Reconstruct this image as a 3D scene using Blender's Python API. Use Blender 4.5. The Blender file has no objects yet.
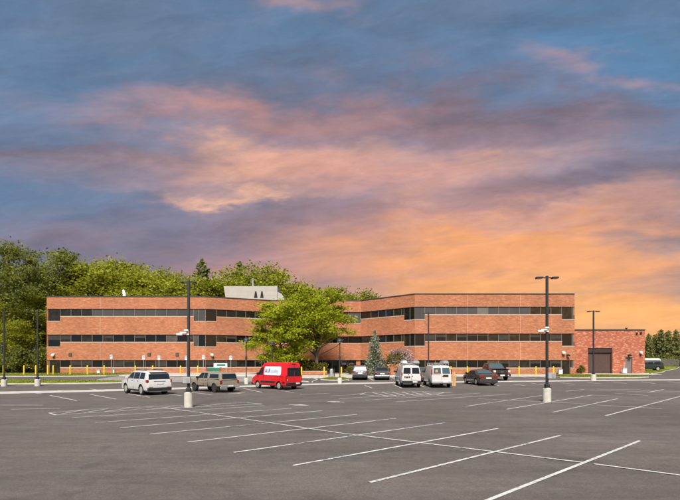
import bpy, bmesh, math, random
import numpy as np
from mathutils import Vector, Matrix
R = math.radians
random.seed(7)
C = bpy.context.scene.collection
S = bpy.context.scene

# ------------------------------------------------------------------ camera
FPX, W_PX, H_PX, HOR, EYE = 470.0, 680.0, 500.0, 360.0, 2.05
cam = bpy.data.cameras.new('camera'); camo = bpy.data.objects.new('camera', cam); C.objects.link(camo)
camo.location = (0, 0, EYE); camo.rotation_euler = (R(90), 0, 0)
cam.sensor_fit = 'HORIZONTAL'; cam.sensor_width = 36
cam.lens = 36 * FPX / W_PX
cam.shift_y = (HOR - H_PX / 2) / W_PX
cam.clip_start = .1; cam.clip_end = 6000
S.camera = camo
S.view_settings.view_transform = 'Standard'; S.view_settings.look = 'None'
S.view_settings.gamma = 1; S.view_settings.use_curve_mapping = False
S.view_settings.exposure = 1.1
S.cycles.use_adaptive_sampling = True; S.cycles.adaptive_threshold = .02; S.cycles.adaptive_min_samples = 8; S.cycles.use_denoising = True
S.cycles.max_bounces = 5; S.cycles.diffuse_bounces = 2; S.cycles.glossy_bounces = 2; S.cycles.transmission_bounces = 2; S.cycles.transparent_max_bounces = 4

# ------------------------------------------------------------------ sun
SUN_EL, SUN_AZ = R(50), math.atan2(-.12, -1)          # behind the camera, a touch to the left
sl = bpy.data.lights.new('sun', 'SUN'); sl.energy = 3.4; sl.angle = R(18); sl.color = (1, .95, .87)
so = bpy.data.objects.new('sun', sl); C.objects.link(so)
sd = Vector((math.sin(SUN_AZ) * math.cos(SUN_EL), math.cos(SUN_AZ) * math.cos(SUN_EL), math.sin(SUN_EL)))
so.rotation_euler = sd.to_track_quat('Z', 'Y').to_euler(); so.location = sd * 300

# ------------------------------------------------------------------ world: blue sky behind sunset clouds
wd = bpy.data.worlds.new('World'); S.world = wd; wd.use_nodes = True
wt = wd.node_tree; wn = wt.nodes; wn.clear()
def wnode(t, **k):
    n = wn.new(t)
    for a, b in k.items(): setattr(n, a, b)
    return n
def wl(a, b): wt.links.new(a, b)
def wm(op, a, b=None, c=None, clamp=False):
    n = wnode('ShaderNodeMath', operation=op, use_clamp=clamp)
    for i, v in enumerate((a, b, c)):
        if v is None: continue
        if isinstance(v, (int, float)): n.inputs[i].default_value = v
        else: wl(v, n.inputs[i])
    return n.outputs[0]
def wmix(f, a, b):
    n = wnode('ShaderNodeMix', data_type='RGBA', clamp_factor=True)
    for i, v in ((0, f), (6, a), (7, b)):
        if isinstance(v, (int, float)): n.inputs[i].default_value = v
        elif isinstance(v, tuple): n.inputs[i].default_value = (*v, 1)
        else: wl(v, n.inputs[i])
    return n.outputs[2]
def sky_dir(px, py):
    X, Z = (px - W_PX / 2) / FPX, (HOR - py) / FPX
    return math.atan2(X, math.hypot(Z, 1)), math.atan2(Z, 1)
tc = wnode('ShaderNodeTexCoord'); sep = wnode('ShaderNodeSeparateXYZ'); wl(tc.outputs['Generated'], sep.inputs[0])
# angles along and across the cloud bands, which run left to right
az0 = wm('ARCSINE', sep.outputs[0]); el0 = wm('ARCTAN2', sep.outputs[2], wm('ABSOLUTE', sep.outputs[1]))
def wvec(a, b, c=0.0):
    n = wnode('ShaderNodeCombineXYZ')
    for i, v in enumerate((a, b, c)):
        if isinstance(v, (int, float)): n.inputs[i].default_value = v
        else: wl(v, n.inputs[i])
    return n.outputs[0]
def wnoise(sx, sy, seed, detail=6, rough=.55, tilt=0.0, dist=0.0):
    e = wm('ADD', el0, wm('MULTIPLY', az0, tilt))
    n = wnode('ShaderNodeTexNoise', noise_dimensions='3D')
    n.inputs['Scale'].default_value = 1; n.inputs['Detail'].default_value = detail
    n.inputs['Roughness'].default_value = rough; n.inputs['Distortion'].default_value = dist
    wl(wvec(wm('MULTIPLY', az0, sx), wm('MULTIPLY', e, sy), seed), n.inputs['Vector'])
    return n.outputs['Fac']
warp1 = wm('SUBTRACT', wnoise(3, 7, 3.1, 4, .6), .5)
warp2 = wm('SUBTRACT', wnoise(3, 8, 8.7, 5, .62), .5)
az = wm('ADD', az0, wm('MULTIPLY', warp1, .55)); el = wm('ADD', el0, wm('MULTIPLY', warp2, .22))
def blob(px, py, sx, sy, tilt=0.0):
    a0, e0 = sky_dir(px, py); sa, se = sx / FPX * .9, sy / FPX * .85
    da = wm('MULTIPLY_ADD', az, 1 / sa, -a0 / sa); de = wm('MULTIPLY_ADD', el, 1 / se, -e0 / se)
    if tilt: de = wm('MULTIPLY_ADD', da, -tilt * sa / se, de)
    return wm('EXPONENT', wm('MULTIPLY', wm('MULTIPLY_ADD', da, da, wm('MULTIPLY', de, de)), -1.0))
def wsum(items):
    s = 0.0
    for v, k in items: s = wm('MULTIPLY_ADD', v, k, s)
    return s
streak = wnoise(3.2, 17, 1.7, 7, .66, -.10, .4)         # long torn streaks
streak2 = wnoise(6.5, 26, 5.2, 6, .68, -.16, .6)
soft = wnoise(2.0, 6, 11.3, 3, .55, -.05)
st = wm('ADD', wm('MULTIPLY', wm('SUBTRACT', streak, .5), 1.8), .5, clamp=True)
st2 = wm('ADD', wm('MULTIPLY', wm('SUBTRACT', streak2, .5), 1.9), .5, clamp=True)
sf = wm('ADD', wm('MULTIPLY', wm('SUBTRACT', soft, .5), 3.0), .5, clamp=True)
nish = wnode('ShaderNodeTexSky', sky_type='NISHITA', sun_disc=False)
nish.sun_elevation = SUN_EL; nish.sun_rotation = SUN_AZ; nish.air_density = 1.0; nish.dust_density = .6
nsc = wnode('ShaderNodeVectorMath', operation='SCALE'); nsc.inputs['Scale'].default_value = .055
wl(nish.outputs[0], nsc.inputs[0])
clear = wmix(.6, nsc.outputs[0], (.085, .205, .36))
# slate cloud veil over the clear blue
veil = wmix(st, (.070, .122, .205), (.125, .158, .225))
cover = wm('ADD', wm('MULTIPLY', sf, .55), .38)
cover = wm('SUBTRACT', cover, wsum([(blob(655, 112, 60, 22), .85), (blob(560, 160, 75, 8, .05), .85), (blob(150, 135, 60, 7), .35), (blob(50, 200, 130, 34), .22), (blob(600, 50, 140, 40), .4), (blob(330, 55, 90, 14), .3), (blob(40, 90, 90, 14), .35)]), clamp=True)
col = wmix(cover, clear, veil)
# mauve shade side of the clouds
mv = wsum([(blob(290, 108, 180, 24), .85), (blob(440, 125, 150, 30), .7), (blob(560, 195, 170, 34), .85), (blob(150, 255, 260, 40), .65), (blob(330, 220, 190, 36), .8), (blob(620, 130, 110, 26), .5), (blob(90, 165, 150, 22), .45)])
mv = wm('MULTIPLY', mv, wm('ADD', wm('MULTIPLY', st, .6), .55), clamp=True)
col = wmix(mv, col, (.205, .146, .180))
dk = wsum([(blob(60, 146, 130, 13, -.04), .8), (blob(470, 108, 170, 15, .02), .9), (blob(300, 72, 170, 16), .4), (blob(620, 185, 110, 15, .10), .85), (blob(90, 258, 180, 12), .45), (blob(230, 222, 170, 10), .45), (blob(400, 205, 120, 8), .35), (blob(600, 30, 130, 10), .3), (blob(655, 225, 60, 24, .2), .75)])
dk = wm('MULTIPLY', dk, wm('ADD', wm('MULTIPLY', st2, .9), .3), clamp=True)
col = wmix(dk, col, (.098, .092, .128))
# pink and peach lit clouds
pk = wsum([(blob(180, 104, 110, 13, -.03), .45), (blob(350, 112, 150, 12), .3), (blob(270, 165, 150, 28), .75), (blob(430, 170, 150, 26), .65), (blob(345, 10, 36, 10), .4), (blob(592, 72, 34, 9), .4), (blob(310, 268, 150, 30), .7), (blob(600, 215, 110, 16, .12), .4), (blob(480, 215, 140, 22), .6)])
pk = wm('MULTIPLY', pk, wm('ADD', wm('MULTIPLY', st, 1.1), .38), clamp=True)
col = wmix(pk, col, (.430, .222, .198))
pc = wsum([(blob(232, 164, 85, 22), .6), (blob(222, 193, 70, 7, -.05), .85), (blob(310, 148, 110, 12), .3), (blob(470, 162, 110, 14, .05), .4), (blob(560, 212, 120, 12, .10), .4), (blob(400, 190, 100, 9), .3)])
pc = wm('MULTIPLY', pc, wm('ADD', wm('MULTIPLY', st2, 1.2), .22), clamp=True)
col = wmix(pc, col, (.610, .340, .235))
# orange glow low on the right
og = wsum([(blob(520, 268, 180, 48), 1.0), (blob(610, 330, 240, 52), .9), (blob(460, 240, 120, 26), .45), (blob(580, 228, 110, 12, .1), .35)])
og = wm('MULTIPLY', og, wm('ADD', wm('MULTIPLY', st, 1.0), .45), clamp=True)
dk2 = wm('MULTIPLY', blob(668, 240, 60, 26, .3), wm('ADD', wm('MULTIPLY', st2, .8), .35), clamp=True)
col = wmix(wm('MULTIPLY', og, wm('SUBTRACT', 1.0, wm('MULTIPLY', dk2, .6))), col, (.615, .278, .130))
yl = wm('MULTIPLY', wsum([(blob(620, 322, 150, 24), .8), (blob(500, 296, 110, 20), .45)]), wm('ADD', wm('MULTIPLY', st2, .6), .5), clamp=True)
col = wmix(yl, col, (.720, .370, .130))
# billows: light and dark within the clouds
bil = wnoise(8, 24, 21.4, 7, .66, -.1, .4)
bs = wnode('ShaderNodeVectorMath', operation='SCALE'); wl(col, bs.inputs[0]); wl(wm('ADD', wm('MULTIPLY', wm('SUBTRACT', bil, .5), .7), 1.0), bs.inputs['Scale']); col = bs.outputs[0]
bg = wnode('ShaderNodeBackground'); bg.inputs['Strength'].default_value = .68; wl(col, bg.inputs['Color'])
wd.cycles.sampling_method = 'MANUAL'; wd.cycles.sample_map_resolution = 256
wo = wnode('ShaderNodeOutputWorld'); wl(bg.outputs[0], wo.inputs['Surface'])

# ------------------------------------------------------------------ ground height and placing
GX = [-90, -28, -14, 0, 11, 36, 90]; GY = [30, 39, 43, 48.5, 49, 52.5, 56]; GZ = [-.85, -.79, -.62, -.42, -.32, -.22, -.2]
def _sm(x, A): return sum(float(np.interp(x + d, GX, A)) for d in (-6, -3, 0, 3, 6)) / 5
def gy(x): return _sm(x, GY)
def gz(x, y):
    yg = gy(x); zg = _sm(x, GZ)
    if y <= yg: return -.6 + (zg + .6) * max(y, -20) / yg
    return zg * max(0., 1 - (y - yg) / 18)
def G(px, py):
    """point of the ground seen at a place of the photograph"""
    y = 3.
    while y < 300:
        if EYE - (py - HOR) / FPX * y < gz((px - 340) / FPX * y, y): break
        y += .04
    x = (px - 340) / FPX * y
    return Vector((x, y, gz(x, y)))
def X(px, y): return (px - 340) / FPX * y
def ZZ(py, y): return EYE + (HOR - py) / FPX * y

# ------------------------------------------------------------------ materials
def nt(m): return m.node_tree.nodes, m.node_tree.links
def mat(name, col, rough=.6, metal=0., coat=0., spec=.5, var=0., vscale=3., bump=0., bscale=20., emit=None):
    m = bpy.data.materials.new(name); m.use_nodes = True; n, l = nt(m); p = n['Principled BSDF']
    p.inputs['Base Color'].default_value = (*col, 1); p.inputs['Roughness'].default_value = rough
    p.inputs['Metallic'].default_value = metal; p.inputs['Coat Weight'].default_value = coat; p.inputs['Coat Roughness'].default_value = .06
    p.inputs['Specular IOR Level'].default_value = spec
    if var or bump:
        t = n.new('ShaderNodeTexCoord')
    if var:
        a = n.new('ShaderNodeTexNoise'); a.inputs['Scale'].default_value = vscale; a.inputs['Detail'].default_value = 6; a.inputs['Roughness'].default_value = .65
        l.new(t.outputs['Object'], a.inputs['Vector'])
        r = n.new('ShaderNodeMapRange'); r.inputs['From Min'].default_value = .3; r.inputs['From Max'].default_value = .7
        r.inputs['To Min'].default_value = 1 - var; r.inputs['To Max'].default_value = 1 + var; l.new(a.outputs['Fac'], r.inputs['Value'])
        s = n.new('ShaderNodeVectorMath'); s.operation = 'SCALE'; s.inputs[0].default_value = col; l.new(r.outputs[0], s.inputs['Scale'])
        l.new(s.outputs[0], p.inputs['Base Color'])
    if bump:
        b = n.new('ShaderNodeTexNoise'); b.inputs['Scale'].default_value = bscale; b.inputs['Detail'].default_value = 4; l.new(t.outputs['Object'], b.inputs['Vector'])
        q = n.new('ShaderNodeBump'); q.inputs['Strength'].default_value = bump; q.inputs['Distance'].default_value = .02
        l.new(b.outputs['Fac'], q.inputs['Height']); l.new(q.outputs[0], p.inputs['Normal'])
    return m
def ramp(n, stops):
    r = n.new('ShaderNodeValToRGB'); e = r.color_ramp.elements
    e[0].position, e[0].color = stops[0][0], (*stops[0][1], 1); e[1].position, e[1].color = stops[-1][0], (*stops[-1][1], 1)
    for p, c in stops[1:-1]: x = e.new(p); x.color = (*c, 1)
    return r
def brick_mat(name, c1, c2, mortar, light, light_amt, bw, bh, seed):
    m = bpy.data.materials.new(name); m.use_nodes = True; n, l = nt(m); p = n['Principled BSDF']
    t = n.new('ShaderNodeTexCoord'); s = n.new('ShaderNodeSeparateXYZ'); l.new(t.outputs['Object'], s.inputs[0])
    c = n.new('ShaderNodeCombineXYZ'); ad = n.new('ShaderNodeMath'); ad.operation = 'ADD'
    l.new(s.outputs[0], ad.inputs[0]); l.new(s.outputs[1], ad.inputs[1]); l.new(ad.outputs[0], c.inputs[0]); l.new(s.outputs[2], c.inputs[1])
    b = n.new('ShaderNodeTexBrick'); l.new(c.outputs[0], b.inputs['Vector'])
    b.inputs['Scale'].default_value = 1; b.inputs['Brick Width'].default_value = bw; b.inputs['Row Height'].default_value = bh
    b.inputs['Mortar Size'].default_value = .008; b.inputs['Color1'].default_value = (*c1, 1); b.inputs['Color2'].default_value = (*c2, 1); b.inputs['Mortar'].default_value = (*mortar, 1)
    b.inputs['Bias'].default_value = 0
    # a value per brick for odd light and dark ones
    v = n.new('ShaderNodeTexWhiteNoise'); v.noise_dimensions = '3D'
    sx = n.new('ShaderNodeVectorMath'); sx.operation = 'DIVIDE'; sx.inputs[1].default_value = (bw * 1.0, bh, 1); l.new(c.outputs[0], sx.inputs[0])
    sy = n.new('ShaderNodeSeparateXYZ'); l.new(sx.outputs[0], sy.inputs[0])
    fr_ = n.new('ShaderNodeMath'); fr_.operation = 'FLOOR'; l.new(sy.outputs[1], fr_.inputs[0])
    mo = n.new('ShaderNodeMath'); mo.operation = 'FLOORED_MODULO'; mo.inputs[1].default_value = 2; l.new(fr_.outputs[0], mo.inputs[0])
    ma = n.new('ShaderNodeMath'); ma.operation = 'MULTIPLY_ADD'; ma.inputs[1].default_value = .5; l.new(mo.outputs[0], ma.inputs[0]); l.new(sy.outputs[0], ma.inputs[2])
    cc = n.new('ShaderNodeCombineXYZ'); l.new(ma.outputs[0], cc.inputs[0]); l.new(fr_.outputs[0], cc.inputs[1])
    fl = n.new('ShaderNodeVectorMath'); fl.operation = 'FLOOR'; l.new(cc.outputs[0], fl.inputs[0])
    l.new(fl.outputs[0], v.inputs['Vector'])
    gt = n.new('ShaderNodeMath'); gt.operation = 'GREATER_THAN'; gt.inputs[1].default_value = 1 - light_amt; l.new(v.outputs['Value'], gt.inputs[0])
    mx = n.new('ShaderNodeMix'); mx.data_type = 'RGBA'; l.new(gt.outputs[0], mx.inputs[0]); l.new(b.outputs['Color'], mx.inputs[6]); mx.inputs[7].default_value = (*light, 1)
    # blotches a few courses high
    mp = n.new('ShaderNodeMapping'); mp.inputs['Scale'].default_value = (1.3, 4.2, 1); mp.inputs['Location'].default_value = (seed, seed, 0); l.new(c.outputs[0], mp.inputs['Vector'])
    a = n.new('ShaderNodeTexNoise'); a.inputs['Scale'].default_value = 1; a.inputs['Detail'].default_value = 5; a.inputs['Roughness'].default_value = .7; l.new(mp.outputs[0], a.inputs['Vector'])
    r = n.new('ShaderNodeMapRange'); r.inputs['From Min'].default_value = .25; r.inputs['From Max'].default_value = .75; r.inputs['To Min'].default_value = .66; r.inputs['To Max'].default_value = 1.34
    l.new(a.outputs['Fac'], r.inputs['Value'])
    a2 = n.new('ShaderNodeTexNoise'); a2.inputs['Scale'].default_value = .22; a2.inputs['Detail'].default_value = 4; l.new(c.outputs[0], a2.inputs['Vector'])
    r2 = n.new('ShaderNodeMapRange'); r2.inputs['From Min'].default_value = .3; r2.inputs['From Max'].default_value = .7; r2.inputs['To Min'].default_value = .88; r2.inputs['To Max'].default_value = 1.1; l.new(a2.outputs['Fac'], r2.inputs['Value'])
    mu = n.new('ShaderNodeMath'); mu.operation = 'MULTIPLY'; l.new(r.outputs[0], mu.inputs[0]); l.new(r2.outputs[0], mu.inputs[1])
    sc = n.new('ShaderNodeVectorMath'); sc.operation = 'SCALE'; l.new(mx.outputs[2], sc.inputs[0]); l.new(mu.outputs[0], sc.inputs['Scale'])
    l.new(sc.outputs[0], p.inputs['Base Color']); p.inputs['Roughness'].default_value = .85
    bu = n.new('ShaderNodeBump'); bu.inputs['Strength'].default_value = .5; bu.inputs['Distance'].default_value = .012; l.new(b.outputs['Fac'], bu.inputs['Height']); bu.invert = True
    l.new(bu.outputs[0], p.inputs['Normal'])
    return m
def asphalt_mat():
    m = bpy.data.materials.new('asphalt'); m.use_nodes = True; n, l = nt(m); p = n['Principled BSDF']
    t = n.new('ShaderNodeTexCoord')
    def noise(scale, detail=5, rough=.6, mp=None, dist=0):
        a = n.new('ShaderNodeTexNoise'); a.inputs['Scale'].default_value = scale; a.inputs['Detail'].default_value = detail; a.inputs['Roughness'].default_value = rough; a.inputs['Distortion'].default_value = dist
        if mp:
            q = n.new('ShaderNodeMapping'); q.inputs['Scale'].default_value = mp[0]; q.inputs['Rotation'].default_value = (0, 0, mp[1]); l.new(t.outputs['Object'], q.inputs[0]); l.new(q.outputs[0], a.inputs['Vector'])
        else: l.new(t.outputs['Object'], a.inputs['Vector'])
        return a.outputs['Fac']
    def rng(v, a, b, c, d):
        r = n.new('ShaderNodeMapRange'); l.new(v, r.inputs['Value'])
        for k, x in zip(('From Min', 'From Max', 'To Min', 'To Max'), (a, b, c, d)): r.inputs[k].default_value = x
        return r.outputs[0]
    def mul(a, b):
        q = n.new('ShaderNodeMath'); q.operation = 'MULTIPLY'; l.new(a, q.inputs[0]); l.new(b, q.inputs[1]); return q.outputs[0]
    v = rng(noise(.16, 5, .6), .3, .7, .82, 1.18)
    v = mul(v, rng(noise(1.0, 6, .7, ((.12, 1.3, 1), 0.1)), .3, .7, .85, 1.14))       # wheel tracks along the aisle
    v = mul(v, rng(noise(1.0, 6, .7, ((.12, 1.1, 1), -.72)), .3, .7, .88, 1.12))
    v = mul(v, rng(noise(90, 3, .8), .3, .7, .72, 1.30))                               # aggregate
    v = mul(v, rng(noise(14, 5, .8), .3, .7, .78, 1.22)); v = mul(v, rng(noise(3.2, 6, .75), .3, .7, .86, 1.14)); v = mul(v, rng(noise(34, 4, .8), .35, .65, .76, 1.26))
    v = mul(v, rng(noise(.75, 3, .5, None, .8), .58, .72, 1.0, .80))                    # oil stains
    # fine wandering cracks
    vo = n.new('ShaderNodeTexVoronoi'); vo.feature = 'DISTANCE_TO_EDGE'; vo.inputs['Scale'].default_value = .13
    ds = n.new('ShaderNodeTexNoise'); ds.inputs['Scale'].default_value = .8; ds.inputs['Detail'].default_value = 5; l.new(t.outputs['Object'], ds.inputs['Vector'])
    av = n.new('ShaderNodeVectorMath'); av.operation = 'MULTIPLY_ADD'; l.new(ds.outputs['Color'], av.inputs[0]); av.inputs[1].default_value = (2.4, 2.4, 0); l.new(t.outputs['Object'], av.inputs[2])
    l.new(av.outputs[0], vo.inputs['Vector'])
    crack = rng(vo.outputs['Distance'], 0, .0035, .88, 1.0)
    v = mul(v, crack)
    def spot(c, rx, ry):
        q = n.new('ShaderNodeMapping'); q.vector_type = 'TEXTURE'; q.inputs['Location'].default_value = (c.x, c.y, c.z); q.inputs['Scale'].default_value = (rx, ry, 3); q.inputs['Rotation'].default_value = (0, 0, -.6)
        w = n.new('ShaderNodeVectorMath'); w.operation = 'MULTIPLY_ADD'; w.inputs[1].default_value = (1.6, 1.6, 0); l.new(ds.outputs['Color'], w.inputs[0]); l.new(t.outputs['Object'], w.inputs[2])
        w2 = n.new('ShaderNodeVectorMath'); w2.operation = 'SUBTRACT'; w2.inputs[1].default_value = (.8, .8, 0); l.new(w.outputs[0], w2.inputs[0])
        l.new(w2.outputs[0], q.inputs[0]); d = n.new('ShaderNodeVectorMath'); d.operation = 'LENGTH'; l.new(q.outputs[0], d.inputs[0]); return d.outputs['Value']
    v = mul(v, rng(spot(G(574, 460.5), .9, .5), .2, 1.3, .62, 1.0)); v = mul(v, rng(spot(G(584, 438.5), 2.6, .9), .1, 1.2, 1.2, 1.0)); v = mul(v, rng(spot(G(215, 470), 3.5, 1.2), .1, 1.2, 1.12, 1.0))
    hue = noise(.3, 4, .6)
    cr = ramp(n, [(.3, (.110, .092, .079)), (.7, (.099, .087, .079))]); l.new(hue, cr.inputs[0])
    s = n.new('ShaderNodeVectorMath'); s.operation = 'SCALE'; l.new(cr.outputs[0], s.inputs[0]); l.new(v, s.inputs['Scale'])
    l.new(s.outputs[0], p.inputs['Base Color']); p.inputs['Roughness'].default_value = .9; p.inputs['Specular IOR Level'].default_value = .25
    b = n.new('ShaderNodeBump'); b.inputs['Strength'].default_value = .55; b.inputs['Distance'].default_value = .01; l.new(noise(70, 4, .8), b.inputs['Height']); l.new(b.outputs[0], p.inputs['Normal'])
    return m
def worn_paint(name, c, wear=.46):
    m = bpy.data.materials.new(name); m.use_nodes = True; n, l = nt(m); p = n['Principled BSDF']
    t = n.new('ShaderNodeTexCoord'); a = n.new('ShaderNodeTexNoise'); a.inputs['Scale'].default_value = 9; a.inputs['Detail'].default_value = 8; a.inputs['Roughness'].default_value = .8
    l.new(t.outputs['Object'], a.inputs['Vector'])
    a2 = n.new('ShaderNodeTexNoise'); a2.inputs['Scale'].default_value = .7; a2.inputs['Detail'].default_value = 3; l.new(t.outputs['Object'], a2.inputs['Vector'])
    av = n.new('ShaderNodeMath'); av.operation = 'MULTIPLY_ADD'; av.inputs[1].default_value = .35; l.new(a2.outputs['Fac'], av.inputs[0]); l.new(a.outputs['Fac'], av.inputs[2])
    r = ramp(n, [(wear + .08, (.105, .1, .095)), (wear + .17, tuple(x * .8 for x in c)), (wear + .34, c)]); l.new(av.outputs[0], r.inputs[0])
    l.new(r.outputs[0], p.inputs['Base Color']); p.inputs['Roughness'].default_value = .8
    return m
def leaf_mat(name, dark, light, trans=.3):
    m = bpy.data.materials.new(name); m.use_nodes = True; n, l = nt(m); p = n['Principled BSDF']
    g = n.new('ShaderNodeNewGeometry'); t = n.new('ShaderNodeTexCoord'); a = n.new('ShaderNodeTexNoise'); a.inputs['Scale'].default_value = .45; a.inputs['Detail'].default_value = 3
    l.new(t.outputs['Object'], a.inputs['Vector'])
    oi = n.new('ShaderNodeObjectInfo')
    av = n.new('ShaderNodeMath'); av.operation = 'MULTIPLY_ADD'; av.inputs[1].default_value = .45; l.new(g.outputs['Random Per Island'], av.inputs[0]); l.new(a.outputs['Fac'], av.inputs[2])
    a3 = n.new('ShaderNodeMath'); a3.operation = 'MULTIPLY_ADD'; a3.inputs[1].default_value = .22; l.new(oi.outputs['Random'], a3.inputs[0]); l.new(av.outputs[0], a3.inputs[2])
    r = ramp(n, [(.45, dark), (1.02, light)]); l.new(a3.outputs[0], r.inputs[0])
    l.new(r.outputs[0], p.inputs['Base Color']); p.inputs['Roughness'].default_value = .55; p.inputs['Specular IOR Level'].default_value = .25
    tr = n.new('ShaderNodeBsdfTranslucent'); l.new(r.outputs[0], tr.inputs['Color'])
    mx = n.new('ShaderNodeMixShader'); mx.inputs[0].default_value = trans; l.new(p.outputs[0], mx.inputs[1]); l.new(tr.outputs[0], mx.inputs[2])
    l.new(mx.outputs[0], n['Material Output'].inputs['Surface'])
    return m
def grass_mat(name, stops):
    m = bpy.data.materials.new(name); m.use_nodes = True; n, l = nt(m); p = n['Principled BSDF']
    t = n.new('ShaderNodeTexCoord'); a = n.new('ShaderNodeTexNoise'); a.inputs['Scale'].default_value = .6; a.inputs['Detail'].default_value = 9; a.inputs['Roughness'].default_value = .75
    l.new(t.outputs['Object'], a.inputs['Vector']); r = ramp(n, stops); l.new(a.outputs['Fac'], r.inputs[0]); l.new(r.outputs[0], p.inputs['Base Color'])
    p.inputs['Roughness'].default_value = .9; p.inputs['Specular IOR Level'].default_value = .1
    return m
M = dict(
    asphalt=asphalt_mat(), paint=worn_paint('white_line_paint', (.58, .56, .53), .475), faded=worn_paint('faded_line_paint', (.40, .38, .36), .44),
    concrete=mat('concrete', (.40, .37, .33), .9, var=.16, vscale=1.2, bump=.2), kerb=mat('kerb_concrete', (.46, .43, .39), .9, var=.15, vscale=2.5),
    blind=mat('drawn_blind', (.040, .035, .029), .35, var=.3, vscale=2.),
    fence=mat('weathered_board', (.10, .088, .070), .9, var=.3, vscale=2.),
    drive=mat('driveway_concrete', (.22, .205, .185), .9, var=.2, vscale=.7),
    gutter=mat('gutter_concrete', (.42, .39, .35), .9, var=.22, vscale=1.1), footing=mat('footing_concrete', (.50, .47, .40), .9, var=.14, vscale=4, bump=.3),
    grass=grass_mat('lawn_grass', [(.3, (.10, .125, .014)), (.5, (.15, .18, .018)), (.7, (.21, .20, .035))]),
    ground=grass_mat('rough_ground', [(.3, (.05, .06, .02)), (.55, (.09, .085, .03)), (.75, (.13, .10, .05))]),
    brick=brick_mat('office_brick', (.435, .160, .072), (.345, .116, .050), (.36, .17, .10), (.43, .185, .095), .14, .30, .10, 3.3),
    brick2=brick_mat('garage_brick', (.42, .108, .052), (.34, .076, .038), (.36, .16, .10), (.46, .24, .14), .22, .30, .10, 9.1),
    sill=mat('limestone_sill', (.50, .40, .31), .85, var=.1), coping=mat('coping_metal', (.07, .075, .07), .5, .5),
    glass=mat('dark_window_glass', (.010, .009, .008), .06, spec=.6), glass2=mat('brown_window_glass', (.022, .018, .013), .08, spec=.6, var=.5, vscale=1.5),  # blotches in the brown glass stand in for reflections
    glass3=mat('pale_reflection_glass', (.075, .066, .056), .12, spec=.6, var=.35, vscale=1.7), panel=mat('sky_grey_pane', (.058, .056, .056), .3, spec=.5, var=.25, vscale=.3),  # pale and grey panes: reflected light put into the colour
    panel2=mat('pale_window_panel', (.135, .125, .105), .45, var=.1), mull=mat('bronze_mullion', (.19, .16, .13), .5, .3), roof=mat('roof_membrane', (.12, .12, .115), .9),
    soffit=mat('soffit', (.16, .09, .06), .8), darkm=mat('dark_metal', (.022, .022, .024), .45, .4), lamp_lens=mat('lamp_lens', (.55, .53, .48), .3),
    pole=mat('lamp_post_metal', (.035, .035, .038), .5, .3), grey=mat('grey_enamel', (.30, .31, .32), .5, var=.08), white=mat('white_enamel', (.72, .71, .68), .45, var=.06),
    yellow=mat('bollard_yellow', (.72, .48, .015), .5, var=.12, vscale=3), blue=mat('sign_blue', (.02, .12, .42), .5), signblue=mat('pale_sign_blue', (.16, .32, .52), .5), signwhite=mat('sign_white', (.70, .73, .74), .5), steel=mat('galvanised_post', (.36, .35, .34), .5, .5),
    door=mat('garage_door_brown', (.075, .042, .036), .6, var=.12), frame_lintel_shade=mat('garage_frame_lintel_shade', (.035, .02, .018), .6), mandoor=mat('grey_door', (.16, .135, .13), .55), beige=mat('screen_panel_beige', (.38, .355, .31), .7, var=.1, vscale=.9),
    bark=mat('bark', (.115, .09, .07), .95, var=.35, vscale=5, bump=.5), palebark=mat('pale_bark', (.24, .20, .16), .95, var=.3, vscale=5),
    lf_dark=leaf_mat('woodland_leaf', (.085, .098, .022), (.275, .285, .050), .5), lf_mid=leaf_mat('maple_leaf', (.130, .145, .014), (.385, .390, .032), .5), lf_bright=leaf_mat('spring_leaf', (.200, .245, .012), (.500, .525, .030), .56),
    lf_spruce=leaf_mat('blue_spruce_needle', (.09, .11, .07), (.31, .35, .235), .25), lf_pine=leaf_mat('pine_needle', (.11, .125, .045), (.30, .30, .10), .45),
    lf_shrub=leaf_mat('shrub_leaf', (.045, .045, .012), (.20, .17, .03)), lf_pink=leaf_mat('pink_blossom', (.24, .14, .14), (.55, .42, .43)), lf_grassy=leaf_mat('grass_blade', (.10, .13, .01), (.28, .29, .03)),
    tyre=mat('tyre_rubber', (.012, .012, .012), .85), rim=mat('alloy_rim', (.42, .38, .34), .4, .25), rimdark=mat('dark_rim', (.10, .09, .085), .4, .6), carglass=mat('car_glass', (.012, .014, .016), .04, spec=.7), carglass2=mat('pale_car_glass', (.05, .085, .095), .05, spec=.8),
    plastic=mat('black_plastic', (.018, .018, .019), .6), chrome=mat('chrome', (.55, .55, .55), .15, 1.), red_lens=mat('red_lens', (.26, .012, .010), .2), amber=mat('amber_lens', (.6, .2, .02), .25), clear_lens=mat('clear_lens', (.5, .5, .48), .15),
    plate=mat('number_plate', (.62, .62, .60), .5), carton=mat('tan_carton', (.50, .30, .14), .85, var=.15), tan2=mat('carton_tape', (.34, .19, .09), .8),
    p_white=mat('paint_white', (.56, .54, .52), .25, coat=.6, var=.04), p_tan=mat('paint_tan', (.32, .27, .205), .35, .25, coat=.5, var=.06), p_red=mat('paint_red', (.62, .010, .014), .3, coat=.6, var=.05),
    p_silver=mat('paint_silver', (.15, .15, .16), .3, .5, coat=.5), p_grey=mat('paint_grey', (.11, .11, .115), .3, .5, coat=.5), p_char=mat('paint_charcoal', (.060, .052, .052), .25, .4, coat=.7), p_maroon=mat('paint_maroon', (.15, .028, .014), .3, .3, coat=.6), p_black=mat('paint_black', (.012, .012, .013), .2, coat=.7),
    p_green=mat('paint_dark_green', (.014, .026, .022), .25, coat=.7), p_teal=mat('paint_slate', (.05, .075, .08), .3, .4, coat=.6),
    boxgreen=mat('green_plastic', (.012, .17, .10), .5, var=.2), boxred=mat('red_plastic', (.6, .04, .03), .5), deepblue=mat('print_blue', (.02, .03, .16), .6), greyblue=mat('print_grey_blue', (.25, .33, .42), .6),
)

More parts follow.
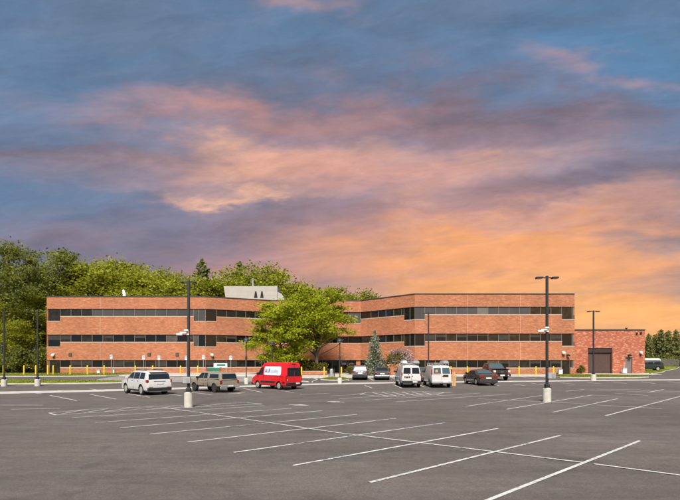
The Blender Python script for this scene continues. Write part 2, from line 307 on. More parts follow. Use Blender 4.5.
# ------------------------------------------------------------------ mesh helpers
class MB:
    def __init__(s): s.v = []; s.f = []
    def add(s, v, f):
        o = len(s.v); s.v += [tuple(p) for p in v]; s.f += [tuple(i + o for i in q) for q in f]; return s
    def box(s, x0, x1, y0, y1, z0, z1):
        return s.add([(x0, y0, z0), (x1, y0, z0), (x1, y1, z0), (x0, y1, z0), (x0, y0, z1), (x1, y0, z1), (x1, y1, z1), (x0, y1, z1)],
                     [(0, 3, 2, 1), (4, 5, 6, 7), (0, 1, 5, 4), (1, 2, 6, 5), (2, 3, 7, 6), (3, 0, 4, 7)])
    def lathe(s, prof, n=16, c=(0, 0, 0), axis='z'):
        v = []
        for r, z in prof:
            for i in range(n):
                a = 2 * math.pi * i / n; p = (r * math.cos(a), r * math.sin(a), z)
                if axis == 'x': p = (z, p[0], p[1])
                v.append((p[0] + c[0], p[1] + c[1], p[2] + c[2]))
        f = []
        for k in range(len(prof) - 1):
            for i in range(n): j = (i + 1) % n; f.append((k * n + i, k * n + j, (k + 1) * n + j, (k + 1) * n + i))
        f.append(tuple(range(n - 1, -1, -1))); m = (len(prof) - 1) * n; f.append(tuple(range(m, m + n)))
        return s.add(v, f)
    def tube(s, pts, radii, n=6):
        v = []; pts = [Vector(p) for p in pts]
        for k, p in enumerate(pts):
            d = (pts[min(k + 1, len(pts) - 1)] - pts[max(k - 1, 0)]).normalized()
            a = d.orthogonal().normalized(); b = d.cross(a)
            for i in range(n):
                t = 2 * math.pi * i / n; v.append(p + (a * math.cos(t) + b * math.sin(t)) * radii[k])
        f = [(k * n + i, k * n + (i + 1) % n, (k + 1) * n + (i + 1) % n, (k + 1) * n + i) for k in range(len(pts) - 1) for i in range(n)]
        f += [tuple(range(n - 1, -1, -1)), tuple(range((len(pts) - 1) * n, len(pts) * n))]
        return s.add(v, f)
    def prism(s, poly, h):                       # polygon of 3D points pushed along vector h
        n = len(poly); poly = [Vector(p) for p in poly]; h = Vector(h)
        return s.add(poly + [p + h for p in poly], [tuple(range(n - 1, -1, -1)), tuple(range(n, 2 * n))] + [(i, (i + 1) % n, n + (i + 1) % n, n + i) for i in range(n)])
    def mesh(s, name, m, bevel=0, smooth=None):
        me = bpy.data.meshes.new(name); me.from_pydata(s.v, [], s.f); me.update()
        bm = bmesh.new(); bm.from_mesh(me)
        bmesh.ops.recalc_face_normals(bm, faces=bm.faces)
        if bevel: bmesh.ops.bevel(bm, geom=bm.edges[:], offset=bevel, segments=2, profile=.5, affect='EDGES', clamp_overlap=True)
        bm.to_mesh(me); bm.free()
        if smooth is not None:
            me.polygons.foreach_set('use_smooth', [True] * len(me.polygons)); me.set_sharp_from_angle(angle=R(smooth))
        me.materials.append(m); return me
    def build(s, name, m, parent=None, bevel=0, smooth=None):
        return link(name, s.mesh(name, m, bevel, smooth), parent)
def link(name, me, parent=None):
    o = bpy.data.objects.new(name, me); C.objects.link(o)
    if parent: o.parent = parent
    return o
def tag(o, label, cat, group=None):
    o['label'] = label; o['category'] = cat
    if group: o['group'] = group
    return o
def thing(name, label, cat, loc=(0, 0, 0), rz=0, group=None):
    o = bpy.data.objects.new(name, None); C.objects.link(o); o.location = loc; o.rotation_euler = (0, 0, rz); o.empty_display_size = .3
    return tag(o, label, cat, group)
def struct(o, kind='structure'): o['kind'] = kind; return o
def dup(root, loc, rz, label, sc=None):
    r = root.copy(); C.objects.link(r); r.location = loc; r.rotation_euler = (0, 0, rz); r['label'] = label
    if sc: r.scale = sc
    for ch in root.children:
        c = ch.copy(); C.objects.link(c); c.parent = r
        for g in ch.children:
            d = g.copy(); C.objects.link(d); d.parent = c
    return r
ORD = ['first', 'second', 'third', 'fourth', 'fifth', 'sixth', 'seventh', 'eighth', 'ninth', 'tenth', 'eleventh', 'twelfth', 'thirteenth']

# ------------------------------------------------------------------ ground
def sheet(name, xs, ys, dz, m, parent=None):
    v = [(x, y, gz(x, y) + dz) for y in ys for x in xs]; n = len(xs)
    f = [(j * n + i, j * n + i + 1, (j + 1) * n + i + 1, (j + 1) * n + i) for j in range(len(ys) - 1) for i in range(n - 1)]
    b = MB(); b.add(v, f); o = b.build(name, m, parent, smooth=60); return o
fx = [float(i) for i in range(-92, 93)]; fy = [float(i) for i in range(-20, 71)]
far = [110, 140, 200, 350, 700, 1500, 3000]
terrain = struct(sheet('terrain', [-a for a in far[::-1]] + fx + far, [-a for a in far[::-1]] + [-60, -40] + fy + [80, 95] + far, -.06, M['ground']))
lot = struct(sheet('parking_lot', fx, fy, 0, M['asphalt']))

def refine(poly, step):
    out = []
    for i, p in enumerate(poly):
        q = poly[(i + 1) % len(poly)]; d = math.hypot(q[0] - p[0], q[1] - p[1]); k = max(1, int(d / step))
        out += [(p[0] + (q[0] - p[0]) * j / k, p[1] + (q[1] - p[1]) * j / k) for j in range(k)]
    return out
def slab(name, poly, h, m, kind=True, parent=None, sides=True, jit=0.):
    bm = bmesh.new(); pl = refine(poly, 1.5)
    vs = [bm.verts.new((x, y, 0)) for x, y in pl]; f = bm.faces.new(vs)
    bmesh.ops.triangulate(bm, faces=[f])
    for _ in range(3):
        ed = [e for e in bm.edges if e.calc_length() > 3.0]
        if not ed: break
        bmesh.ops.subdivide_edges(bm, edges=ed, cuts=1); bmesh.ops.triangulate(bm, faces=bm.faces[:])
    for v in bm.verts: v.co.z = gz(v.co.x, v.co.y) + h + (random.uniform(-jit, jit) if jit and not v.is_boundary else 0)
    if sides:
        be = [e for e in bm.edges if e.is_boundary]
        r = bmesh.ops.extrude_edge_only(bm, edges=be)
        for v in r['geom']:
            if isinstance(v, bmesh.types.BMVert): v.co.z -= h + .1
    bmesh.ops.recalc_face_normals(bm, faces=bm.faces)
    me = bpy.data.meshes.new(name); bm.to_mesh(me); bm.free(); me.materials.append(m)
    o = link(name, me, parent)
    if kind and not parent: struct(o)
    return o
def kerb(path, closed=False, w=.14, h=.11):
    pts = [Vector((x, y, 0)) for x, y in path]
    if closed: pts.append(pts[0])
    fine = []
    for a, b in zip(pts[:-1], pts[1:]):
        k = max(1, int((b - a).length / 1.0)); fine += [a.lerp(b, j / k) for j in range(k)]
    fine.append(pts[-1]); v = []; f = []
    for i, p in enumerate(fine):
        d = (fine[min(i + 1, len(fine) - 1)] - fine[max(i - 1, 0)]).normalized(); n = Vector((-d.y, d.x, 0))
        z = gz(p.x, p.y)
        for s, zz in ((-.5, -.1), (-.5, h - .02), (-.38, h), (.38, h), (.5, h - .02), (.5, -.1)): q = p + n * s * w; v.append((q.x, q.y, z + zz))
    for i in range(len(fine) - 1):
        for k in range(5): f.append((i * 6 + k, i * 6 + k + 1, (i + 1) * 6 + k + 1, (i + 1) * 6 + k))
    f += [tuple(range(6)), tuple(range(len(v) - 6, len(v)))]
    b = MB(); b.add(v, f); return struct(b.build('kerb', M['kerb'], smooth=30))
def strip(name, a, b, w, m, dz, parent):
    a, b = Vector(a[:2]), Vector(b[:2]); d = (b - a); L = d.length; d /= L; n = Vector((-d.y, d.x)); k = max(2, int(L / .7)); v = []
    for i in range(k + 1):
        p = a + d * L * i / k
        for s in (-.5, .5): q = p + n * s * w; v.append((q.x, q.y, gz(q.x, q.y) + dz))
    mb = MB(); mb.add(v, [(2 * i, 2 * i + 1, 2 * i + 3, 2 * i + 2) for i in range(k)]); return mb.build(name, m, parent)
# concrete valley gutter in the low line of the lot
v = []; N = 130
for i in range(N + 1):
    x = -60 + 130 * i / N; y = gy(x)
    for s in (-.35, .35, 1.0, 1.7): v.append((x, y + s, gz(x, y + s) + .018))
gb = MB(); gb.add(v, [(4 * i + k, 4 * i + 4 + k, 4 * i + 5 + k, 4 * i + 1 + k) for i in range(N) for k in range(3)]); struct(gb.build('valley_gutter', M['gutter'], smooth=60))

# painted lines: (from, to) as seen in the photograph
LW = .10
lines = [((450, 516), (640, 441)), ((370, 483), (560.5, 435.8)), ((293, 466), (498, 428.8)), ((234, 453), (445, 423)), ((187.5, 442.5), (396, 418.6)), ((150, 434.5), (357, 414.7)),
         ((120, 428), (322, 411)), ((95, 423), (292, 408.5)), ((72, 418), (264, 406)),
         ((605.4, 416), (690, 394)), ((553, 412.4), (618, 398.8)), ((507, 409.4), (592, 395.2)), ((465.4, 406.5), (542, 395.6)), ((396, 402), (510, 394.3)), ((366, 400.4), (480, 393.3)), ((338.6, 399), (450, 392)),
         ((165, 408), (340, 433.5)), ((340, 433.5), (586, 463.6)), ((594, 464.6), (700, 478.5)), ((478, 399), (550, 402.4)), ((552, 402.5), (588, 404.2)), ((596, 405.2), (662, 409)),
         ((50, 395.5), (77, 400.8)), ((58, 390.2), (73, 392.3)), ((90, 394.5), (116, 399.3)), ((90, 389), (104, 391)), ((26, 391.5), (42, 394)), ((128, 393.8), (150, 397.6)), ((165, 394), (183, 396)), ((192, 392.5), (212, 395)),
         ((0, 405.3), (43, 405.3)), ((11, 409.5), (60, 408.6)), ((364.5, 385.4), (372, 388.2)), ((393, 384.6), (402, 388.3)), ((418, 384.5), (424, 387)), ((490, 384.4), (500, 386)), ((513, 384), (526, 386)), ((531, 383.2), (544, 385.3)),
         ((560, 382.6), (575, 384.7)), ((587, 382.4), (601, 384)), ((613, 382), (627, 383.8)), ((641, 381.8), (655, 383.7)), ((668, 381.6), (684, 383.5)), ((243, 388.5), (262, 392.5)), ((281, 391), (294, 392.7)), ((500, 376.5), (512, 379.3)), ((520, 376.7), (536, 379.3)), ((536, 376), (553, 378.7)), ((553, 375.8), (572, 378.2)),
         ((368, 377.5), (374, 381)), ((392, 377.5), (399, 381)), ((346, 377.7), (349, 381)),
         ((566, 391.5), (584, 389.6)), ((590, 390), (660, 392.4)), ((592, 395.2), (622, 396.6)), ((615, 393.4), (648, 395.6)), ((648, 392.5), (664, 389.6)), ((640, 391), (680, 391.5)), ((596, 389.3), (640, 389.8)), ((664, 392.5), (690, 393.2)), ((414, 395.5), (452, 392.5))]
for i, (a, b) in enumerate(lines):
    strip('parking_stripe', G(*a), G(*b), LW if i < 22 else .12, M['paint'] if i < 3 or i % 4 else M['paint'], .012 + .004 * (15 < i < 22), lot)
def outline(pts, name='painted_outline', closed=True, m='paint'):
    q = [G(*p) for p in pts]
    for a, b in zip(q, q[1:] + q[:1] if closed else q[1:]): strip(name, a, b, .11, M[m], .011, lot)
# hatched painted islands at the row ends
outline([(49, 413.2), (56, 415.2), (132, 410.4), (262, 404.2), (246, 402.8), (90, 409.4)])
for k in range(7):
    t = k / 7; strip('painted_hatch', G(62 + 150 * t, 414 - 7.2 * t), G(85 + 158 * t, 410 - 6.6 * t), .1, M['paint'], .015, lot)
outline([(360, 394.6), (390, 397.0), (437, 394.8), (444, 392.4), (424, 391.6), (366, 392.8)])
for k in range(6):
    t = k / 6; strip('painted_hatch', G(372 + 60 * t, 392.7 - 1 * t), G(388 + 52 * t, 396.6 - 2.2 * t), .11, M['paint'], .015, lot)
outline([(330, 396), (352, 395), (366, 393)], closed=False); outline([(300, 394.6), (330, 393.4)], closed=False)
def arrow(a, b):
    a, b = G(*a), G(*b); d = (b - a).normalized(); n = Vector((-d.y, d.x, 0)); L = (b - a).length; h = .9
    poly = [a + n * .09, a + d * (L - h) + n * .09, a + d * (L - h) + n * .33, b, a + d * (L - h) - n * .33, a + d * (L - h) - n * .09, a - n * .09]
    mb = MB(); mb.add([(p.x, p.y, gz(p.x, p.y) + .012) for p in poly], [tuple(range(7))]); mb.build('painted_arrow', M['paint'], lot)
arrow((289, 404.6), (309.5, 405.7)); arrow((344.5, 402.6), (326, 401.4)); arrow((228, 394), (246, 392.8))

# lawns, kerbs, walks
lawnA = [(-90, 56.6), (-34, 57.4), (-29.5, 59.2), (-28.6, 61.5), (-28.4, 69.3), (-90, 69.3)]
slab('lawn', lawnA, .13, M['grass'], jit=.03); kerb([(-90, 56.5), (-34, 57.3), (-29.4, 59.1), (-28.4, 61.5)])
lawnB = [(-90, 43.5), (-60, 45), (-36, 46.8), (-26.5, 48.2), (-22.6, 49.4), (-22.4, 50.4), (-25, 51.2), (-40, 51.2), (-90, 50.4)]
slab('lawn', lawnB, .13, M['grass'], jit=.03); kerb([(-90, 43.4), (-60, 44.9), (-36, 46.7), (-26.5, 48.1), (-22.5, 49.3), (-22.2, 50.4), (-25, 51.3), (-40, 51.3), (-90, 50.5)])
slab('sidewalk', [(-28.3, 60.4), (-8, 60.4), (-8, 76), (-12, 74), (-19.9, 69.7), (-28.3, 69.65)], .125, M['concrete'])
slab('plaza', [(-7.98, 58.6), (-2.2, 58.2), (9, 60.2), (9.2, 68.3), (3.5, 74.3), (-7.98, 74.3)], .12, M['concrete'])
slab('sidewalk', [(9.25, 61.2), (34.5, 61.2), (34.5, 65.4), (9.25, 65.4)], .125, M['concrete'])
slab('lawn', [(10.8, 65.42), (31.3, 65.42), (31.3, 66.86), (10.8, 66.86)], .10, M['grass'])
kerb([(-28.3, 60.3), (-8, 60.3), (-7.9, 58.5), (-2.2, 58.1), (9, 60.1), (9.2, 61.1), (34.6, 61.1)])
slab('driveway', [(-27.5, 51.6), (-21.5, 51.2), (-21.3, 50.2), (-8.2, 52.2), (-8.1, 60.2), (-27.9, 60.2)], .008, M['drive'], sides=False)
# small grass island by the entrance, ramp kerb
isl = [(-2.2, 54.6), (-1.2, 53.4), (.4, 53.2), (1.0, 54.4), (.5, 56.4), (-1.4, 56.6)]
slab('lawn', isl, .12, M['grass'], jit=.02); kerb(isl, closed=True)
kerb([(-7.9, 58.5), (-6.5, 55.5), (-4.6, 52.2), (-3.4, 50.9)]); kerb([(-3.4, 57.9), (-2.6, 54.2), (-3.0, 50.8)])
isl2 = [(27.5, 58.6), (29, 57.0), (36, 57.4), (38.6, 58.9), (38.4, 61.4), (35, 64.5), (28.5, 64.5)]
slab('lawn', isl2, .12, M['grass'], jit=.03); kerb(isl2, closed=True)
lawnR = [(45.6, 69.2), (46.8, 70.2), (52, 76.2), (60.6, 87.8), (75, 105.2), (99, 137.2), (101, 152), (70, 152), (47, 110), (45.6, 90)]
slab('lawn', lawnR, .11, M['grass'], jit=.03); kerb([(43, 68.3), (46.9, 70.0), (52.1, 76.0), (60.7, 87.6), (75.1, 105.0), (99.1, 137.0), (104, 160)])
slab('road', [(47.4, 70.02), (91.9, 70.02), (170, 165), (105, 165), (99.3, 137.0), (75.3, 105.0), (60.9, 87.6), (52.3, 76.0)], .005, M['asphalt'], sides=False)
slab('sidewalk', [(34.6, 66.6), (45.6, 66.6), (45.6, 69.9), (34.6, 69.9)], .06, M['concrete'])

# ------------------------------------------------------------------ office building
BR = 'brick'
office = thing('office_building', 'long three storey orange brick office building with dark window bands', 'building', (0, 70, 0))
OFF = Vector((0, 70, 0))
ROWS = [(.85, 2.05), (4.62, 5.82), (8.45, 9.65)]
def facade(P0, P1, bays, glassdepth=.14, thick=.35, m0=0., m1=0., notch=None, doors=(), mats=None, plain=False, joints=()):
    """one straight front. bays: x positions of mullions; notch: {row: [(x0,x1,drop)]}; doors: [(x0,x1)] open to the ground"""
    P0, P1 = Vector((*P0, 0)), Vector((*P1, 0)); u = (P1 - P0); L = u.length; rz = math.atan2(u.y, u.x); notch = notch or {}
    def put(o): o.location = P0 - OFF; o.rotation_euler = (0, 0, rz); return o
    def band(poly, name=BR, th=thick, m=M['brick']):
        b = MB(); n = len(poly)
        inner = [(m0 * th / thick if x < .001 else (L - m1 * th / thick if x > L - .001 else x), th, z) for x, z in poly]
        b.add([(x, 0, z) for x, z in poly] + inner, [tuple(range(n - 1, -1, -1)), tuple(range(n, 2 * n))] + [(i, (i + 1) % n, n + (i + 1) % n, n + i) for i in range(n)])
        return put(b.build(name, m, office))
    if plain:
        band([(0, 0), (L, 0), (L, 11.4), (0, 11.4)], 'brick_wall'); band([(0, 11.402), (L, 11.402), (L, 11.54), (0, 11.54)], 'coping', thick, M['coping']); return
    # base course, broken by doors
    x = 0.
    for a, b in list(doors) + [(L, L)]:
        if a - x > .05: band([(x, -.15), (a, -.15), (a, .85), (x, .85)], 'brick_wall')
        x = b
    def profile(bot, top, ns):
        pts = [(0, bot), (L, bot)]; up = []
        x = 0.
        cur = []
        for a, b, d in sorted(ns):
            if a > 0: cur += [(x, top), (a, top)] if x < a else []
            cur += [(a, d), (b, d)]; x = b
        if x < L: cur += [(x, top), (L, top)]
        out = [p for i, p in enumerate(cur) if i == 0 or p != cur[i - 1]]
        return pts + out[::-1]
    for r, (bot, top) in ((1, (2.05, 4.62)), (2, (5.82, 8.45))): band(profile(bot, top, notch.get(r, [])), 'brick_wall')
    band([(0, 9.65), (L, 9.65), (L, 11.4), (0, 11.4)], 'brick_wall')
    b = MB(); b.add([(0, -.05, 11.402), (L, -.05, 11.402), (L - m1, thick, 11.402), (m0, thick, 11.402), (0, -.05, 11.54), (L, -.05, 11.54), (L - m1, thick, 11.54), (m0, thick, 11.54)],
                    [(0, 3, 2, 1), (4, 5, 6, 7), (0, 1, 5, 4), (1, 2, 6, 5), (2, 3, 7, 6), (3, 0, 4, 7)]); put(b.build('coping', M['coping'], office))
    # control joints in the brickwork
    for jx in joints:
        for z0, z1 in ((2.07, 4.6), (5.84, 8.4), (9.67, 11.38)):
            j = MB().box(jx - .018, jx + .018, -.004, .1, z0, z1); put(j.build('expansion_joint', M['sill'], office))
    gds = glassdepth if isinstance(glassdepth, tuple) else (glassdepth,) * 3
    for r, (z0, z1) in enumerate(ROWS):
        glassdepth = gds[r]
        ns = notch.get(r, []) if r else []
        # sills
        segs = []; x = 0.
        for a, b2, d in sorted(ns):
            if a > x: segs.append((x, a, z0))
            segs.append((a, b2, d)); x = b2
        if x < L: segs.append((x, L, z0))
        if r == 0:
            segs = []; x = 0.
            for a, b2 in list(doors) + [(L, L)]:
                if a > x + .05: segs.append((x, a, z0))
                x = b2
        for a, b2, zz in segs:
            s = MB().box(a + (.03 if a < .01 else 0), b2 - (.03 if b2 > L - .01 else 0), -.035, glassdepth + .02, zz + .002, zz + .095); put(s.build('sill', M['sill'], office))
        # panes
        xs = sorted(set([0.] + [round(q, 3) for q in bays] + [round(q, 3) for a, b2, _ in ns for q in (a, b2)] + ([round(q, 3) for d in doors for q in d] if r == 0 else []) + [round(L, 3)]))
        xs = [q for i, q in enumerate(xs) if i == 0 or i == len(xs) - 1 or q - xs[i - 1] > .25]
        for i, (a, b2) in enumerate(zip(xs[:-1], xs[1:])):
            mid = (a + b2) / 2; zb = z0 + .095
            for na, nb, d in ns:
                if na - .01 <= mid <= nb + .01: zb = d + .095
            isdoor = r == 0 and any(da - .01 <= mid <= db + .01 for da, db in doors)
            if isdoor: zb = .02
            mt = mats(r, i, mid, L) if mats else M['glass']
            aa = a + (m0 * glassdepth / thick if i == 0 else 0); bb = b2 - (m1 * glassdepth / thick if i == len(xs) - 2 else 0)
            w = MB().box(aa, bb, glassdepth, glassdepth + .05, zb, z1); w = put(w.build('door' if isdoor else 'window', mt, office))
            fr = MB().box(bb - .075, bb - .002, glassdepth - .05, glassdepth - .002, zb, z1 - .002)
            fr.box(aa, bb - .077, glassdepth - .03, glassdepth - .002, z1 - .05, z1 - .003); fr.box(aa, bb - .077, glassdepth - .03, glassdepth - .002, zb, zb + .05)
            if isdoor: fr.box(aa, aa + .08, glassdepth - .05, glassdepth - .002, zb, z1 - .06)
            link('frame', fr.mesh('frame', M['mull']), w)
            if r < 2 and not isdoor and mt is not M['glass3'] and rg.random() < .38:       # added blinds at different heights, standing in for glass reflections
                hh = rg.choice((.25, .4, .4, .6, .75)) * (z1 - zb); link('blind', MB().box(aa + .05, bb - .1, glassdepth - .004, glassdepth - .001, z1 - .06 - hh, z1 - .06).mesh('blind', M['blind']), w)
def bays(L, step, off=0.): return [off + step * i for i in range(1, int((L - off) / step) + 1)]
rg = random.Random(3)
def left_mats(r, i, x, L):
    if r == 2: return M['glass2'] if x < 6.3 else M['panel']  # dark glass stands in for mirrored trees, grey for mirrored sky
    q = rg.random(); return M['glass3'] if (r == 1 and q < .22) else M['glass2'] if q < .5 else M['glass']
def dark_mats(r, i, x, L): return M['glass2'] if rg.random() < .4 else M['glass']
def right_mats(r, i, x, L):
    if r == 2:
        if 8.9 < x < 10.4: return M['panel2']
        return M['glass2'] if x > 16.6 else M['panel']  # darker end panes: tree reflections put into the glass colour
    q = rg.random(); return M['glass3'] if q < .05 else M['glass2'] if q < .5 else M['glass']
A0, A1, A2, A3, A4, A5 = (-43.5, 69.7), (-19.9, 69.7), (-10.8, 74.4), (3.3, 74.4), (10.67, 66.9), (33.4, 66.9)
def half(a, b, c):
    p, q = Vector(b) - Vector(a), Vector(c) - Vector(b); return math.tan(abs(p.angle_signed(q)) / 2) * .35
mL, mR = half(A0, A1, A2), half(A3, A4, A5)
LA = 23.6; LB = math.dist(A1, A2); LD = math.dist(A3, A4); LE = 22.73
facade(A0, A1, bays(LA, 1.575, .45), m0=.35, m1=mL, notch={1: [(0, 2.0, 3.92), (LA - 1.78, LA, 3.95)], 2: [(0, 2.0, 7.73), (LA - 1.78, LA, 7.73)]}, doors=[(.3, 2.0)], mats=left_mats, joints=[7.95])
facade(A1, A2, bays(LB, 1.5, .1), m0=mL, notch={1: [(0, 1.6, 3.95)], 2: [(0, 1.6, 7.73)]}, mats=lambda r, i, x, L: M['panel'] if r == 2 and i == 99 else dark_mats(r, i, x, L))
facade(A2, A3, [1.6, 3.2, 4.8, 6.4, 8.0, 9.6, 11.2, 12.2], glassdepth=(1.1, 1.1, .14), thick=1.35, notch={2: [(12.3, 14.1, 7.73)]}, doors=[(8.0, 13.6)], mats=lambda r, i, x, L: M['panel'] if r == 2 and x > 12 else dark_mats(r, i, x, L))
facade(A3, A4, bays(LD, 1.5, .6), m1=mR, notch={1: [(LD - 2.0, LD, 3.95)], 2: [(LD - 2.0, LD, 7.73)]}, mats=dark_mats)
facade(A4, A5, bays(LE, 1.495, 0), m0=mR, m1=.35, notch={1: [(0, 1.45, 3.95), (LE - 1.8, LE, 3.95)], 2: [(0, 1.45, 7.73), (LE - 1.8, LE, 7.73)]}, doors=[(LE - 1.85, LE - .6)], mats=right_mats, joints=[7.45, 15.0])
facade(A5, (33.4, 92), [], plain=True, m0=.35); facade((33.4, 92.35), (-43.5, 92.35), [], plain=True, m0=.35, m1=.35); facade((-43.5, 92), A0, [], plain=True, m1=.35)
rb = MB(); pl = [(-43.2, 70.0), (-20.0, 70.0), (-10.9, 74.9), (3.4, 74.9), (10.8, 67.3), (33.1, 67.3), (33.1, 92), (-43.2, 92)]
rb.prism([(x - OFF.x, y - OFF.y, 10.9) for x, y in pl], (0, 0, .15)); rb.build('roof', M['roof'], office)
# soffits close the deep centre recesses
for z in (2.04, 5.81, 9.64):
    sf_ = MB().box(-10.6, 3.1, 75.72 - 70, 77 - 70, z, z + .1); sf_.build('soffit', M['soffit'], office)
# brick piers by the entrance
MB().box(2.55, 3.25, 74.6 - 70, 75.45 - 70, 0, 2.045).build('pier', M['brick'], office)
# poster by the entrance door
ps = MB().box(.25, 1.0, 75.40 - 70, 75.42 - 70, 1.3, 2.0); ps = ps.build('door_notice', M['signwhite'], office)
MB().box(.3, .95, 75.385 - 70, 75.398 - 70, 1.62, 1.92).build('print', M['blue'], ps)
# rooftop screen behind the parapet
pent = thing('rooftop_screen', 'pale beige mechanical screen box on the roof above left wing', 'rooftop screen', (-15.2, 84, 11.05))
b = MB(); b.prism([(-4.9, 0, 0), (4.0, 0, 0), (4.0, 0, 4.2), (-5.6, 0, 4.2)], (0, 4.5, 0)); b.build('panel_wall', M['beige'], pent)
MB().prism([(4.02, .3, 0), (5.6, .3, 0), (5.4, .3, 1.6), (4.7, .3, 2.9), (4.02, .3, 3.2)], (0, 3.2, 0)).build('side_duct', M['beige'], pent)
for x in (-3.4, -1.5, .4, 2.3): MB().box(x - .025, x + .025, -.02, .0, .1, 4.15).build('panel_joint', M['sill'], pent)
for x in (.15, 1.25):
    h = 1.2; MB().prism([(x - .32, -.03, 2.1), (x + .32, -.03, 2.1), (x + .12, -.03, 2.1 + h), (x - .12, -.03, 2.1 + h)], (0, .02, 0)).build('louvre', M['darkm'], pent)
for z in (.9, 1.75, 2.6, 3.45): MB().box(-5.0, 3.98, -.012, -.001, z, z + .05).build('panel_joint', M['sill'], pent)
MB().lathe([(.16, 4.2), (.16, 5.5), (.26, 5.5), (.26, 5.7)], 10, (-.55, 1, 0)).build('vent_pipe', M['grey'], pent, smooth=40)
MB().box(-5.8, 5.8, -1.6, -1.52, 1.35, 1.42).build('guard_rail', M['pole'], pent)
for x in (-5.7, -3.8, -1.9, 0, 1.9, 3.8, 5.7): MB().box(x - .03, x + .03, -1.6, -1.54, -.1, 1.34).build('rail_post', M['pole'], pent)
rv = thing('roof_vent', 'small white vent cowl on the left end of the roof', 'vent', (X(124.5, 73), 73, 11.05))
MB().lathe([(.34, 0), (.30, .9), (.16, 1.3)], 12).build('stack', M['white'], rv, smooth=40); MB().prism([(-.3, -.05, 1.25), (.25, -.05, 1.25), (-.1, -.05, 2.0), (-.3, -.05, 1.9)], (0, .12, 0)).build('cowl', M['white'], rv)
for k, (px, w) in enumerate(((170.5, .6), (139, .4))):
    t = MB().box(-w, w, -.5, .5, 0, 1.0); t.box(-w * .7, w * .7, -.35, .35, 1.002, 1.18); t = t.build('roof_unit', M['grey'], bevel=.03); t.location = (X(px, 76), 76, 11.05)
    tag(t, 'grey rooftop air unit showing just above the parapet, ' + ('nearer the tall lamp post' if k == 0 else 'nearer the white vent'), 'rooftop unit')

# ------------------------------------------------------------------ garage block
gar = thing('garage_block', 'low red and cream brick garage block with brown roller door', 'building', (33.9, 70, 0))
def gbx(name, x0, x1, z0, z1, m=M['brick2'], y0=0, y1=.4, p=gar): return MB().box(x0, x1, y0, y1, z0, z1).build(name, m, p)
GXw = 45.4 - 33.9; D0, D1, DH = X(588, 70) - 33.9, X(612.5, 70) - 33.9, 3.85; E0, E1, EH = X(625.3, 70) - 33.9, X(632.2, 70) - 33.9, 2.45
gbx('brick_wall', 0, D0, -.15, DH); gbx('brick_wall', D1, E0, -.15, DH); gbx('brick_wall', E1, GXw, -.15, DH); gbx('brick_wall', 0, GXw, DH + .002, 6.45)
gbx('brick_wall', E0 + .002, E1 - .002, EH, DH - .002)
MB().box(GXw - .4, GXw, .402, 20, -.15, 6.45).build('brick_wall', M['brick2'], gar); MB().box(0, .4, .402, 20, -.15, 6.45).build('brick_wall', M['brick2'], gar); MB().box(.402, GXw - .402, 19.6, 20, -.15, 6.45).build('brick_wall', M['brick2'], gar)
MB().box(.3, GXw - .3, .3, 19.7, 6.0, 6.15).build('roof', M['roof'], gar)
cp = MB().box(-.05, GXw + .05, -.06, .46, 6.452, 6.62); cp.box(GXw - .46, GXw + .05, .462, 20.05, 6.452, 6.62); cp.build('coping', M['coping'], gar)
rd = gbx('roller_door', D0 + .14, D1 - .14, 0, DH - .72, M['door'], .34, .38)
for k in range(8): MB().box(D0 + .15, D1 - .15, .325, .338, .03 + k * .39, .36 + k * .39).build('door_slat', M['door'], rd)
fr = MB().box(D0 + .002, D0 + .14, .2, .39, 0, DH - .7); fr.box(D1 - .14, D1 - .002, .2, .39, 0, DH - .7); fr.box(D0 + .002, D1 - .002, .12, .39, DH - .698, DH - .004); fr.build('door_frame_lintel_shade', M['frame_lintel_shade'], gar)  # deep dark header has the lintel shadow put into its colour
gd = gbx('door', E0 + .07, E1 - .07, .02, EH - .08, M['mandoor'], .18, .23); f2 = MB().box(E0 + .002, E0 + .068, .1, .25, 0, EH - .004); f2.box(E1 - .068, E1 - .002, .1, .25, 0, EH - .004); f2.box(E0 + .07, E1 - .07, .1, .25, EH - .075, EH - .004); link('frame', f2.mesh('frame', M['mull']), gd)
MB().box(E1 - .2, E1 - .14, .12, .178, 1.0, 1.12).build('handle', M['steel'], gd)
for x, z in ((X(636.5, 70) - 33.9, 6.0), (X(640.6, 70) - 33.9, 6.05)): MB().box(x - .14, x + .14, -.12, -.002, z - .15, z + .15).build('vent', M['darkm'], gar)
MB().lathe([(.1, 6.15), (.1, 6.95), (.2, 6.95), (.2, 7.05)], 10, (X(622.5, 74) - 33.9, 3, 0)).build('vent_pipe', M['pole'], gar)
def wall_lamp(px, py, y, label, dark, rz=0, pos=None):
    x = X(px, y) if pos is None else pos[0]; t = thing('wall_lamp', label, 'wall lamp', (x, y if pos is None else pos[1], ZZ(py, y)), rz, 'lamps on the brick walls')
    MB().box(-.09, .09, -.08, -.002, -.16, .16).build('back_box', M['darkm'], t)
    MB().prism([(-.2, -.082, -.14), (.2, -.082, -.14), (.2, -.40, -.10), (.2, -.40, .04), (.2, -.082, .2), (-.2, -.082, .2)][0:0] or [(-.2, -.40, -.1), (-.2, -.082, -.14), (-.2, -.082, .2), (-.2, -.40, .04)], (.4, 0, 0)).build('housing', M['darkm' if dark else 'white'], t, bevel=.015)
    MB().box(-.16, .16, -.38, -.1, -.19, -.142).build('lens', M['lamp_lens'], t)
wall_lamp(629, 355.6, 70, 'dark wall lamp right above the grey door of the garage block', True)
wall_lamp(640.2, 352.5, 70, 'pale wall lamp near the right corner of the garage block', False)
wall_lamp(563, 352.8, 66.9, 'pale wall lamp above the dark end door of right wing', False)
wall_lamp(567.6, 355.6, 66.9, 'dark wall lamp above the end door, right of a pale lamp', True)
wall_lamp(53.8, 355, 69.7, 'pale wall lamp above the end door of left wing', False)
vx = Vector((A2[0] - A1[0], A2[1] - A1[1])).normalized()
